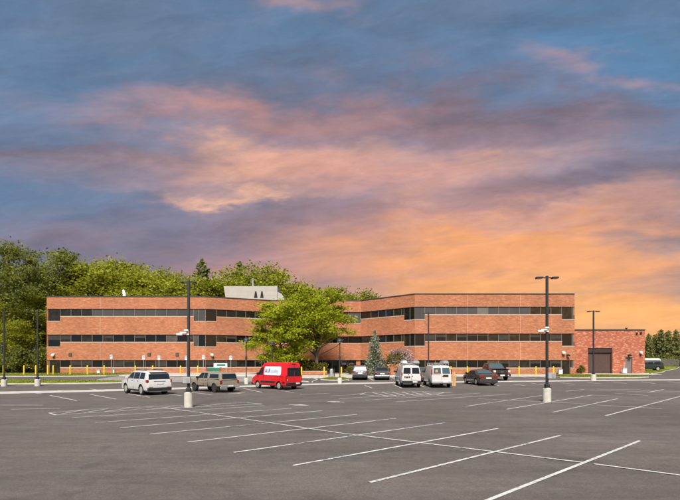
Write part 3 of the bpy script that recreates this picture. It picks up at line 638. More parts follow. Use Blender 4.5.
wall_lamp(211.5, 355, 71, 'pale angled flood lamp on the left wing just past its corner', False, rz=math.atan2(vx.y, vx.x), pos=(A1[0] + vx.x * .85, A1[1] + vx.y * .85))
for px, nm in ((70.4, 'left of the signposts'), (149.3, 'above the white car'), (177.3, 'beside the tall lamp post')):
    t = thing('wall_vent', 'small dark square vent on the left brick wing, ' + nm, 'vent', (X(px, 69.7), 69.7, ZZ(354.7, 69.7)), group='dark vents on the left wing')
    MB().box(-.24, .24, -.05, -.002, -.24, .24).build('frame', M['darkm'], t)
    for k in range(4): MB().box(-.19, .19, -.075, -.052, -.18 + k * .1, -.13 + k * .1).build('slat', M['mull'], t)
def util_box(px, py, h, w, label, y=None):
    p = G(px, py) if y is None else Vector((X(px, y), y, gz(X(px, y), y) + .12)); t = thing('utility_box', label, 'utility box', p, group='pale utility boxes by the walls')
    MB().box(-w / 2, w / 2, -.2, .2, 0, h).build('cabinet', M['signwhite'], t, bevel=.02); MB().box(-w / 2 - .03, w / 2 + .03, -.23, .23, h + .002, h + .06).build('lid', M['greyblue'], t)
util_box(624.3, 0, .72, .55, 'pale blue white utility box at the foot of garage wall', 69.2)
util_box(560.3, 0, .62, .5, 'pale utility box by the end door of right wing', 66.2)
util_box(99, 0, .42, .42, 'small pale blue box at the foot of left wing', 68.4)
util_box(114.2, 0, .5, .22, 'narrow pale meter box at the foot of left wing', 68.9)

# ------------------------------------------------------------------ street furniture
def lamp_post(name, loc, top, label, arm=.66, foot=(.24, .85), cam_=False, box_=False, double=True, foot_off=0.):
    t = thing(name, label, 'lamp post', loc, group='tall parking lot lamp posts'); H = top - loc[2]
    r, fh = foot
    MB().lathe([(r, -.2), (r, fh - .04), (r - .04, fh)], 20).build('footing', M['footing'], t, smooth=40)
    p = MB().box(-.2, .2, -.2, .2, fh + .001, fh + .03); p.box(-.065, .065, -.065, .065, fh + .031, H); p.build('pole', M['pole'], t, bevel=.006)
    MB().box(-.12, .12, -.12, .12, fh + .032, fh + .22).build('base_cover', M['pole'], t, bevel=.02)
    for s in ((-1, 1) if double else (-1,)):
        a = MB().box(min(s * .067, s * .3), max(s * .067, s * .3), -.03, .03, H - .14, H - .07); a.build('arm', M['pole'], t)
        h = MB(); x0, x1 = sorted((s * .28, s * (arm + .1))); h.box(x0, x1, -.17, .17, H - .16, H - .055); h = h.build('lamp_head', M['pole'], t, bevel=.02)
        MB().box(x0 + .05, x1 - .05, -.13, .13, H - .175, H - .162).build('lens', M['lamp_lens'], h)
    if cam_:
        c = thing('camera_bracket', 'white security camera bracket on ' + cam_[1], 'security camera', (loc[0], loc[1] - .068, cam_[0]), group='pole cameras')
        MB().box(-.1, .06, -.05, -.0, -.12, .12).build('mount', M['white'], c); MB().box(-.42, -.06, -.13, -.05, -.02, .05).build('arm', M['white'], c)
        MB().lathe([(.05, -.62), (.07, -.6), (.07, -.3), (.05, -.28)], 10, (0, -.1, -.09), 'x').build('camera_body', M['white'], c, smooth=40); MB().lathe([(.03, -.2), (.06, -.18), (.06, .02), (.04, .04)], 10, (0, -.12, .12), 'x').build('camera_body', M['white'], c, smooth=40)
    if box_:
        c = thing('control_box', 'grey electrical box strapped to ' + box_[1], 'electrical box', (loc[0], loc[1] - .068, box_[0]), group='pole boxes')
        s = box_[2]; MB().box(-.21 + s, .21 + s, -.16, -.002, -.17, .17).build('case', M['grey'], c, bevel=.01); MB().box(-.02 + s, .16 + s, -.172, -.162, -.1, .12).build('cover', M['steel'], c)
    return t
p = G(188.6, 407); lamp_post('lamp_post', p, ZZ(280.5, p.y), 'tall dark twin head lamp post beside the tan pickup', arm=.3, cam_=(ZZ(333, p.y), 'the lamp post beside the tan pickup'), box_=(ZZ(380, p.y), 'the lamp post beside the tan pickup', -.05))
p = G(547, 402); lamp_post('lamp_post', p, ZZ(276, p.y), 'tall dark twin head lamp post nearest the right brick wing', arm=.55, cam_=(ZZ(330, p.y), 'the lamp post before the right wing'), box_=(ZZ(375.5, p.y), 'the lamp post before the right wing', .2))
p = G(593.5, 381); lamp_post('lamp_post', p, ZZ(310.5, p.y), 'dark twin head lamp post before the garage door', arm=.55, foot=(.28, .75))
lamp_post('lamp_post', Vector((X(428.5, 51), 51, gz(9.6, 51))), ZZ(312.3, 51), 'dark lamp post rising behind the white vans', arm=.5)
p = G(37.6, 386); lamp_post('lamp_post', p, ZZ(311, p.y), 'thin dark lamp post before the left end of building', arm=.28, foot=(.26, .66))
p = G(4.2, 386.3); lamp_post('lamp_post', p, ZZ(311, p.y), 'dark lamp post at the left edge before the woods', arm=.28, foot=(.26, .66))
def short_lamp(px, py, top, label, y=None):
    p = G(px, py) if y is None else Vector((X(px, y), y, gz(X(px, y), y))); t = thing('walkway_lamp', label, 'lamp post', p, group='short walkway lamps'); H = ZZ(top, p.y) - p.z
    MB().lathe([(.21, -.2), (.21, .62), (.18, .66)], 16).build('footing', M['footing'], t, smooth=40)
    MB().lathe([(.09, .661), (.09, .75), (.055, .8), (.05, H - .55)], 10).build('pole', M['pole'], t, smooth=40)
    h = MB().lathe([(.07, H - .549), (.1, H - .45), (.32, H - .36), (.34, H - .30), (.24, H - .1), (.06, H)], 16).build('lamp_head', M['pole'], t, smooth=40)
    MB().lathe([(.28, H - .42), (.28, H - .365)], 16).build('lens', M['lamp_lens'], h)
    MB().box(-.1, .1, -.1, .1, 2.55, 2.85).build('junction_box', M['pole'], t)
short_lamp(246.3, 384, 337.5, 'short walkway lamp with round head beside the red van'); short_lamp(339.8, 384, 338.3, 'short walkway lamp with round head in front of entrance'); short_lamp(272.2, 0, 341, 'short walkway lamp half hidden under the green tree', 58.5)
# yellow bollards
def bollard_mesh():
    b = MB().lathe([(.085, -.1), (.085, 1.14), (.07, 1.2), (.03, 1.23)], 12); return b.mesh('bollard', M['yellow'], smooth=40)
bme = bollard_mesh()
def bollards(lst, y, desc):
    for k, px in enumerate(lst):
        o = link('bollard', bme); x = X(px, y); o.location = (x, y, gz(x, y) + .1)
        tag(o, 'yellow steel bollard ' + desc + ', ' + (ORD[k] + ' from the left' if k else 'leftmost of them'), 'bollard', 'yellow bollards')
bollards([3.4, 24, 37.4 - 1.6, 47.8, 53.2, 70.2, 87.4, 104.2], 62.3, 'on the grass before the left wing'); bollards([135.3, 152.7, 180.6, 197.8], 61.0, 'on the walk before the left wing')
bollards([301.6, 324.2, 341.4], 59.6, 'by the entrance plaza'); bollards([451, 467.5, 490.5, 519, 536, 553.5], 61.6, 'on the walk before the right wing')
# parking signs
def sign(px, k, y, top, extra):
    x = X(px, y); g0 = gz(x, y) + .1; t = thing('parking_sign', 'blue and white accessible parking sign ' + extra, 'sign', (x, y, g0), group='accessible parking signs'); H = ZZ(top, y) - g0
    MB().box(-.03, .03, -.02, .02, -.1, H).build('post', M['steel'], t)
    b = MB().box(-.17, .17, -.04, -.022, H - .52, H); b = b.build('board', M['signwhite'], t, bevel=.004)
    MB().box(-.13, .13, -.047, -.0405, H - .30, H - .04).build('blue_field', M['signblue'], b)
    w = MB().lathe([(.022, -.056), (.022, -.0475)], 10, (0, 0, 0), 'x'); w.v = [(y_, x_, z_ + H - .085) for x_, y_, z_ in w.v]
    n0 = 14; rv_ = []
    for rr in (.062, .042):
        for yy in (-.056, -.0475):
            rv_ += [(rr * math.cos(2 * math.pi * i / n0), yy, H - .20 + rr * math.sin(2 * math.pi * i / n0)) for i in range(n0)]
    fs = []
    for i in range(n0):
        j = (i + 1) % n0; fs += [(i, j, 2 * n0 + j, 2 * n0 + i), (n0 + i, 3 * n0 + i, 3 * n0 + j, n0 + j)]
    w.add(rv_, fs); w.box(-.012, .012, -.056, -.0475, H - .18, H - .115); w.box(.0125, .06, -.056, -.0475, H - .18, H - .16); w.build('symbol', M['signwhite'], b)
for k, (px, top, ex) in enumerate([(111.3, 355, 'left of the white car'), (143.6, 355.6, 'above the white car roof'), (159, 355.8, 'above the rear of the white car'), (186.3, 356, 'beside the tall lamp post'), (203.4, 355.2, 'above the tan pickup cab'), (230.8, 355.8, 'above the tan pickup tail'), (261.6, 355.6, 'above the red van nose')]):
    sign(px, k, 63.5, top, ex)
# bike rack and bin near entrance
br = thing('litter_bin', 'grey litter bin between two dark posts on entrance plaza', 'litter bin', (X(331.6, 59), 59, gz(-1, 59) + .12))
for s in (-.33, .33): MB().lathe([(.06, 0), (.06, .95), (.03, 1.0)], 10, (s, 0, 0)).build('post', M['darkm'], br, smooth=40)
MB().lathe([(.2, .06), (.22, .8), (.2, .9), (.08, 1.0)], 14).build('bin', M['grey'], br, smooth=40)
# low brick planters
def planter(x0, x1, y0, y1, h, label):
    t = thing('brick_planter', label, 'planter', ((x0 + x1) / 2, (y0 + y1) / 2, .1)); a, b = (x1 - x0) / 2, (y1 - y0) / 2
    for q in ((-a, a, -b, -b + .25), (-a, a, b - .25, b), (-a, -a + .25, -b + .252, b - .252), (a - .25, a, -b + .252, b - .252)): MB().box(*q, 0, h).build('brick_wall', M['brick'], t); MB().box(q[0] - .02, q[1] + .02, q[2] - .02, q[3] + .02, h + .002, h + .07).build('cap', M['sill'], t) if q[2] == -b and q[1] == a else None
    MB().box(-a + .26, a - .26, -b + .26, b - .26, 0, h - .08).build('soil', M['bark'], t)
planter(X(289, 63), X(327, 63), 62.2, 67.6, .42, 'low brick planter under the big green tree'); planter(X(387, 63.5), X(404.5, 63.5), 63.2, 65.6, 1.3, 'square brick planter under the pink flowering shrub')
# cartons standing by the white van
pc_ = G(453.4, 386)
for k, (h, w) in enumerate(((.5, .36), (.46, .34), (.36, .32))):
    z = pc_.z + sum((.5, .46, .36)[:k]) + .004 * k; o = thing('carton', 'tan carton by the white cargo van, ' + ('bottom', 'middle', 'top')[k] + ' of the stack', 'carton', (pc_.x + (0, .02, -.01)[k], pc_.y, z), (0, .06, -.05)[k], 'stacked tan cartons')
    MB().box(-w / 2, w / 2, -w / 2, w / 2, 0, h).build('box', M['carton'], o, bevel=.008); MB().box(-.03, .03, -w / 2 - .003, -w / 2 - .0005, .02, h - .02).build('tape', M['tan2'], o)

# ------------------------------------------------------------------ vehicles (local +Y is forward)
def smoothstep(a, b, x): t = min(1, max(0, (x - a) / (b - a))); return t * t * (3 - 2 * t)
class Car:
    def __init__(s, name, label, cat, loc, head, L, W, H, wb, wr, prof, belt, tumble, zb, paint, front_axle=None, lower=None, group=None):
        s.t = thing(name, label, cat, loc, R(-head), group); s.L, s.W, s.H, s.belt, s.tumble, s.zb = L, W, H, belt, tumble, zb
        s.prof = prof; s.wr = wr; s.paint = paint
        ra = -wb / 2 if front_axle is None else front_axle - wb; fa = ra + wb; s.axles = (ra, fa)
        ys = sorted(set([y for y, z in prof]))
        dense = []
        for (y0, z0), (y1, z1) in zip(prof[:-1], prof[1:]):
            k = max(1, int((y1 - y0) / .35)); dense += [(y0 + (y1 - y0) * j / k, z0 + (z1 - z0) * j / k) for j in range(k)]
        dense.append(prof[-1]); v = []; npt = 11
        for y, zt in dense:
            w = s.hw(y); b = min(belt, zt - .09); half = [(0, zb), (w * .86, zb), (w * .965, zb + .10), (w * .995, zb + .28), (w, (zb + b) * .5 + .12), (s.xs(y, b), b), (s.xs(y, zt - .06), zt - .06), (s.xs(y, zt - .02) - .035, zt - .018), (s.xs(y, zt) - .11, zt), (w * .4, zt + .02), (0, zt + .026)]
            v += [(x, y, z) for x, z in half] + [(-x, y, z) for x, z in half[-2:0:-1]]
        n = 20; f = [(k * n + i, k * n + (i + 1) % n, (k + 1) * n + (i + 1) % n, (k + 1) * n + i) for k in range(len(dense) - 1) for i in range(n)]
        f += [tuple(range(n - 1, -1, -1)), tuple(range((len(dense) - 1) * n, len(dense) * n))]
        body = MB(); body.add(v, f); me = body.mesh('body', paint)
        # wheel arches
        cut = MB()
        for y in s.axles:
            for sd_ in (-1, 1):
                x0, x1 = sorted((sd_ * (W / 2 - .34), sd_ * (W / 2 + .2))); cut.lathe([(wr * 1.17, x0), (wr * 1.17, x1)], 28, (0, y, wr), 'x')
        co = bpy.data.objects.new('cut', cut.mesh('cut', M['plastic'])); C.objects.link(co)
        bo = bpy.data.objects.new('body', me); C.objects.link(bo)
        md = bo.modifiers.new('b', 'BOOLEAN'); md.operation = 'DIFFERENCE'; md.object = co; md.solver = 'EXACT'
        dg = bpy.context.evaluated_depsgraph_get(); nm = bpy.data.meshes.new_from_object(bo.evaluated_get(dg)); nm.name = 'body'
        bo.modifiers.clear(); bo.data = nm; bpy.data.objects.remove(co)
        nm.polygons.foreach_set('use_smooth', [True] * len(nm.polygons)); nm.set_sharp_from_angle(angle=R(32))
        nm.materials.clear(); nm.materials.append(paint); nm.materials.append(M['plastic'])
        for p in nm.polygons:        # arch linings are black
            c = p.center
            p.material_index = 1 if any(math.hypot(c.y - y, c.z - wr) < wr * 1.175 for y in s.axles) and abs(c.x) < W / 2 - .012 else 0
        bo.parent = s.t; s.body = bo
    def hw(s, y):
        e = max(0., (abs(y) - .36 * s.L) / (.14 * s.L)); return s.W / 2 * (1 - .10 * e * e)
    def xs(s, y, z):
        w = s.hw(y)
        return w - .012 - s.tumble * max(0., z - s.belt) / (s.H - s.belt) if z > s.belt - .05 else w - .006
    def zt(s, y):
        return float(np.interp(y, [p[0] for p in s.prof], [p[1] for p in s.prof]))
    def wheels(s, rim, tw=.23):
        for y in s.axles:
            for sd_ in (-1, 1):
                w = thing('wheel', '', '', (sd_ * (s.W / 2 - .03 - tw / 2), y, s.wr)); del w['label']; del w['category']; w.parent = s.t
                r = s.wr; MB().lathe([(r * .62, -tw / 2), (r * .93, -tw / 2), (r, -tw / 2 + .03), (r, tw / 2 - .03), (r * .93, tw / 2), (r * .62, tw / 2)], 28, (0, 0, 0), 'x').build('tyre', M['tyre'], w, smooth=30)
                o = sd_ * (tw / 2 + .004); q = MB(); x0, x1 = sorted((sd_ * (tw / 2 - .03), o)); q.lathe([(r * .66, x0), (r * .66, x1), (r * .60, x1)] if sd_ > 0 else [(r * .60, x0), (r * .66, x0), (r * .66, x1)], 24, (0, 0, 0), 'x')
                for k in range(6):
                    a = k * math.pi / 3; c_, s_ = math.cos(a), math.sin(a); pts = [(-.045, .03), (.045, .03), (.07, r * .6), (-.07, r * .6)]
                    q.prism([(o, c_ * u - s_ * t, s_ * u + c_ * t) for u, t in pts], (sd_ * .012, 0, 0))
                q.lathe([(.06, min(o, o + sd_ * .02)), (.06, max(o, o + sd_ * .02))], 12, (0, 0, 0), 'x'); q.build('rim', M[rim], w, smooth=30)
    def plate(s, name, pts, m, off=.01, th=.03, parent=None):
        pts = [Vector(p) for p in pts]; n = (pts[1] - pts[0]).cross(pts[2] - pts[1]).normalized(); c = sum(pts, Vector()) / len(pts)
        if n.dot(c - Vector((0, 0, s.belt * .9))) < 0: n = -n
        b = MB(); b.prism([p + n * off - n * th for p in pts], n * th); return b.build(name, M[m] if isinstance(m, str) else m, parent or s.t, bevel=.006)
    def side(s, name, poly, m='carglass', off=.022):
        for sd_ in (-1, 1): s.plate(name, [(sd_ * s.xs(y, z), y, z) for y, z in poly], m, off)
    def across(s, name, ya, za, yb, zb_, m='carglass', wa=.8, wb_=.8, off=.03):
        xa, xb = s.xs(ya, za) * wa, s.xs(yb, zb_) * wb_; return s.plate(name, [(-xa, ya, za), (xa, ya, za), (xb, yb, zb_), (-xb, yb, zb_)], m, off)
    def block(s, name, x0, x1, y0, y1, z0, z1, m, bevel=.02, mirror=False, parent=None):
        for sd_ in ((-1, 1) if mirror else (1,)):
            a, b = sorted((sd_ * x0, sd_ * x1)); o = MB().box(a, b, y0, y1, z0, z1).build(name, M[m] if isinstance(m, str) else m, parent or s.t, bevel=bevel)
        return o
    def mirrors(s, y, z, m='plastic'): s.block('mirror', s.W / 2 - .02, s.W / 2 + .20, y - .08, y + .05, z, z + .2, m, .03, True)
    def handles(s, ys, z): 
        for y in ys: s.block('door_handle', s.hw(y) - .02, s.hw(y) + .025, y - .1, y + .1, z, z + .035, 'plastic', .008, True)
def _seams(s, ys, z0, z1):
    for y in ys:
        for sd_ in (-1, 1): s.plate('door_seam', [(sd_ * s.hw(y), y - .012, z0), (sd_ * s.hw(y), y + .012, z0), (sd_ * s.xs(y, z1 - .06), y + .012, z1), (sd_ * s.xs(y, z1 - .06), y - .012, z1)], 'plastic', .004, .02)
Car.seams = _seams
def on(px, py, dz=0.): p = G(px, py); p.z += dz; return p
# 1 white SUV
L, W, H = 5.2, 2.02, 1.88
c = Car('white_suv', 'white sport utility vehicle parked alone at left of lot', 'car', on(145.6, 393.6), -45, L, W, H, 3.0, .40,
        [(-2.62, .72), (-2.56, 1.14), (-2.36, 1.62), (-2.2, 1.80), (-1.6, 1.87), (-.3, 1.88), (.45, 1.80), (.75, 1.62), (1.30, 1.20), (1.7, 1.16), (2.3, 1.08), (2.5, .95), (2.55, .62)], 1.16, .20, .30, M['p_white'])
c.wheels('rim', .27); c.side('side_window', [(-2.08, 1.24), (-1.25, 1.24), (-1.25, 1.72), (-1.98, 1.70)]); c.side('side_window', [(-1.13, 1.24), (-.12, 1.24), (-.12, 1.73), (-1.13, 1.73)]); c.side('side_window', [(-.02, 1.24), (1.02, 1.24), (.62, 1.58), (.35, 1.72), (-.02, 1.73)])
c.across('rear_window', -2.525, 1.22, -2.38, 1.61, wa=.93, wb_=.93); c.across('windscreen', 1.26, 1.24, .78, 1.61, wa=.9, wb_=.9)
c.block('rear_bumper', -.93, .93, -2.66, -2.5, .34, .60, 'plastic', .04); c.block('tail_light', .85, .968, -2.60, -2.30, .98, 1.20, 'red_lens', .02, True); c.block('number_plate', -.26, .26, -2.632, -2.58, .86, .98, 'plate', .005); c.block('trim_bar', -.45, .45, -2.6, -2.55, 1.06, 1.09, 'chrome', .005)
c.block('roof_rail', .62, .67, -1.7, .2, 1.885, 1.94, 'plastic', .01, True); c.block('sunroof', -.45, .45, -.6, .2, 1.895, 1.91, 'carglass', .004); c.mirrors(.95, 1.2, M['p_white']); c.handles((-.95, .1), 1.06); c.block('sill_trim', .95, 1.005, -1.02, 1.02, .30, .42, 'plastic', .01, True); c.block('head_light', .6, .93, 2.34, 2.5, .86, 1.02, 'clear_lens', .02, True); c.block('grille', -.6, .6, 2.48, 2.58, .55, .88, 'plastic', .02)
c.block('spoiler', -.7, .7, -2.46, -2.22, 1.76, 1.80, M['p_white'], .015); c.block('reflector', .55, .85, -2.675, -2.65, .62, .66, 'red_lens', .005, True)
c.seams((1.1, -.07, -1.2), .45, 1.2)
# 2 tan pickup with a cap
c = Car('tan_pickup', 'muddy tan pickup truck with a cap over its bed', 'pickup', on(212.8, 391.3), -48, 5.25, 1.9, 1.82, 3.2, .385,
        [(-2.62, .98), (-2.60, 1.10), (-2.42, 1.66), (-2.3, 1.72), (-.75, 1.74), (-.62, 1.80), (.35, 1.80), (.55, 1.72), (1.15, 1.20), (1.6, 1.16), (2.35, 1.08), (2.55, .92), (2.62, .6)], 1.18, .17, .48, M['p_tan'])
c.wheels('rimdark', .26); c.side('side_window', [(-2.25, 1.26), (-.90, 1.26), (-.90, 1.60), (-2.15, 1.60)]); c.side('side_window', [(-.55, 1.24), (-.02, 1.24), (-.02, 1.68), (-.5, 1.68)]); c.side('side_window', [(.08, 1.24), (.98, 1.24), (.5, 1.66), (.08, 1.68)])
c.across('rear_window', -2.565, 1.18, -2.425, 1.62, wa=.86, wb_=.86); c.across('windscreen', 1.12, 1.23, .58, 1.68, wa=.88, wb_=.88)
c.block('rear_bumper', -.92, .92, -2.76, -2.58, .46, .64, 'steel', .03); c.block('tail_light', .78, .945, -2.65, -2.5, .80, 1.08, 'red_lens', .02, True); c.block('number_plate', -.26, .26, -2.79, -2.765, .52, .66, 'plate', .005); c.block('tailgate_seam', -.76, .76, -2.635, -2.615, .70, 1.06, 'p_tan', .01)
c.block('cap_seam', .93, .948, -2.45, -.7, 1.145, 1.17, 'plastic', .002, True); c.block('cap_seam', -.80, .80, -2.63, -2.59, 1.10, 1.125, 'plastic', .002); c.block('cab_gap', -.952, .952, -.70, -.66, .55, 1.16, 'plastic', .002); c.mirrors(.9, 1.18); c.handles((-.35, .2), 1.04); c.block('mud_flap', .66, .93, -2.12, -2.09, .22, .5, 'plastic', .004, True); c.block('head_light', .6, .9, 2.4, 2.58, .84, 1.0, 'clear_lens', .02, True); c.block('grille', -.55, .55, 2.56, 2.66, .6, .95, 'plastic', .02)
pk_t = c.t; c.seams((1.02, .03, -.62), .55, 1.2)
lo = thing('roof_load', 'green crate with red ends on the tan pickup roof', 'crate', pk_t.location + Vector((math.sin(R(50)) * .75, -math.cos(R(50)) * .75, 1.775)), R(50) + R(90))
lo.rotation_euler = (0, 0, R(20)); lo.location = pk_t.location + Vector((.1, -.1, 1.70)); lo.scale = (.95, .95, .8); pk_t.scale = (.93, .93, .93)
MB().box(-.56, .56, -.22, .22, .02, .34).build('box', M['boxgreen'], lo, bevel=.02)
for s in (-1, 1): a, b = sorted((s * .565, s * .66)); MB().box(a, b, -.2, .2, 0, .4).build('end_cap', M['boxred'], lo, bevel=.02)
ld = thing('folded_board', 'pale board with green print behind the tan pickup roof', 'board', (X(220.5, 66), 66, .12)); MB().box(-.95, .95, -.03, .03, .9, 1.45).build('panel', M['signwhite'], ld, bevel=.01); MB().box(-.5, .7, -.05, -.032, 1.1, 1.36).build('print', M['boxgreen'], ld)
for s in (-.8, .8): MB().box(s - .03, s + .03, -.025, .025, 0, .898).build('leg', M['steel'], ld)
# 3 red van
c = Car('red_van', 'red high roof service van with a white logo panel on its side', 'van', on(276, 388.6), -46, 5.45, 2.02, 2.48, 3.3, .36,
        [(-2.72, 1.5), (-2.69, 2.15), (-2.6, 2.40), (-2.4, 2.46), (.3, 2.48), (.75, 2.40), (1.02, 2.22), (1.72, 1.36), (2.0, 1.27), (2.5, 1.08), (2.68, .9), (2.72, .6)], 1.24, .17, .32, M['p_red'])
c.wheels('rim', .22); c.side('door_window', [(.78, 1.32), (1.64, 1.32), (1.12, 1.98), (.78, 2.02)])
c.plate('rear_window', [(x * 1.0, -2.722, z) for x, z in ((-.82, 1.24), (-.03, 1.24), (-.03, 2.0), (-.80, 2.0))], 'carglass', .012); c.plate('rear_window', [(x, -2.722, z) for x, z in ((.03, 1.24), (.82, 1.24), (.80, 2.0), (.03, 2.0))], 'carglass', .012)
c.across('windscreen', 1.66, 1.44, 1.08, 2.14, wa=.9, wb_=.86)
for sd_ in (-1, 1):
    lp = c.plate('logo_panel', [(sd_ * c.xs(y, z), y, z) for y, z in ((-1.95, 1.40), (-1.85, 1.30), (.50, 1.30), (.60, 1.4), (.58, 2.02), (.5, 2.1), (-1.82, 2.1), (-1.92, 2.0))], 'signwhite', .012)
    for txt, size, y0, z0, m in (('AIR', .56, .50, 1.50, 'deepblue'), ('quality', .46, -.44, 1.54, 'greyblue')):
        fc = bpy.data.curves.new('lettering', 'FONT'); fc.body = txt; fc.size = size; fc.extrude = .003; fc.space_character = 1.08 if txt == 'AIR' else .95; fc.offset = .006
        fo = bpy.data.objects.new('lettering', fc); C.objects.link(fo); me = bpy.data.meshes.new_from_object(fo.evaluated_get(bpy.context.evaluated_depsgraph_get())); bpy.data.objects.remove(fo)
        me.materials.clear(); me.materials.append(M[m]); o = link('lettering', me, lp)
        tl = math.atan2(c.tumble, c.H - c.belt); ux = Vector((0, -1 if sd_ < 0 else 1, 0)); uz = Vector((-sd_ * math.sin(tl), 0, math.cos(tl))); nz = ux.cross(uz)
        ys = y0 if sd_ < 0 else -y0 - 1.0 + (.0 if txt == 'AIR' else .9); ys = y0 if sd_ < 0 else (-1.8 if txt == 'AIR' else -.85)
        o.matrix_local = Matrix(((ux.x, uz.x, nz.x, sd_ * (c.xs(0, z0) + .018)), (ux.y, uz.y, nz.y, ys), (ux.z, uz.z, nz.z, z0), (0, 0, 0, 1)))
c.block('side_moulding', .985, 1.03, -1.1, 1.15, .60, .76, 'plastic', .01, True); c.block('rear_moulding', .95, 1.012, -2.5, -2.2, .60, .76, 'plastic', .01, True); c.block('rear_bumper', -.93, .93, -2.80, -2.62, .42, .66, 'plastic', .03)
c.block('tail_light', .85, .955, -2.74, -2.6, .80, 1.32, 'red_lens', .02, True); c.block('number_plate', .15, .6, -2.815, -2.79, .52, .64, 'plate', .004); c.block('rear_door_gap', -.012, .012, -2.722, -2.70, .7, 2.3, 'plastic', .002); c.block('brake_light', -.25, .25, -2.70, -2.58, 2.30, 2.36, 'plastic', .01)
c.mirrors(1.5, 1.32); c.handles((.7,), 1.12); c.block('head_light', .62, .94, 2.4, 2.64, .92, 1.14, 'clear_lens', .03, True); c.block('grille', -.62, .62, 2.6, 2.76, .62, .98, 'plastic', .03); c.block('front_bumper', -.95, .95, 2.5, 2.76, .34, .58, 'plastic', .04); c.block('rail_track', .955, 1.02, -2.3, -.9, 1.18, 1.22, 'plastic', .004, True); c.block('sticker', -.93, -.80, -2.735, -2.725, .82, .98, 'plate', .002)
c.t.scale = (.92, .92, .95); c.seams((.72, -.62), .5, 1.25)
# 4 two parked cars by the entrance
c = Car('silver_suv', 'silver crossover parked before the entrance, seen from behind', 'car', on(359.7, 378.9), 1, 4.5, 1.82, 1.62, 2.65, .34,
        [(-2.25, .62), (-2.22, .98), (-2.02, 1.42), (-1.85, 1.55), (-1.0, 1.62), (.2, 1.6), (.6, 1.48), (1.15, 1.06), (1.6, 1.0), (2.1, .88), (2.25, .55)], 1.0, .2, .24, M['p_silver'])
c.wheels('rim'); c.side('side_window', [(-1.7, 1.08), (-.75, 1.08), (-.75, 1.48), (-1.5, 1.44)]); c.side('side_window', [(-.65, 1.08), (.95, 1.08), (.45, 1.44), (-.65, 1.5)]); c.across('rear_window', -2.17, 1.08, -1.99, 1.45, wa=.84, wb_=.84); c.across('windscreen', 1.1, 1.1, .64, 1.45, wa=.88, wb_=.88)
c.block('tail_light', .66, .88, -2.27, -2.1, .82, 1.02, 'red_lens', .02, True); c.block('rear_bumper', -.86, .86, -2.32, -2.15, .28, .56, 'plastic', .04); c.block('number_plate', -.26, .26, -2.275, -2.24, .66, .79, 'plate', .004); c.mirrors(.85, 1.02); c.block('trim_bar', -.5, .5, -2.262, -2.2, .86, .90, 'chrome', .005); c.handles((-.5, .4), .92)
c = Car('grey_sedan', 'low grey sedan parked before the blue spruce', 'car', on(381.3, 379.0), 2, 4.5, 1.78, 1.42, 2.65, .32,
        [(-2.25, .6), (-2.2, .96), (-1.75, 1.0), (-1.55, 1.02), (-.85, 1.38), (-.3, 1.42), (.3, 1.38), (1.05, .94), (1.6, .9), (2.1, .78), (2.25, .5)], .95, .2, .2, M['p_grey'])
c.wheels('rim'); c.side('side_window', [(-1.2, 1.0), (-.3, 1.0), (-.3, 1.32), (-.78, 1.3)]); c.side('side_window', [(-.2, 1.0), (.85, 1.0), (.25, 1.3), (-.2, 1.32)]); c.across('rear_window', -1.5, 1.06, -.9, 1.36, wa=.86, wb_=.84); c.across('windscreen', 1.0, .98, .36, 1.34, wa=.88, wb_=.86)
c.block('tail_light', .58, .86, -2.26, -2.1, .72, .88, 'red_lens', .02, True); c.block('number_plate', -.26, .26, -2.27, -2.22, .62, .75, 'plate', .004); c.block('rear_bumper', -.84, .84, -2.30, -2.15, .24, .5, M['p_grey'], .05); c.mirrors(.75, .96); c.handles((-.5, .3), .86)
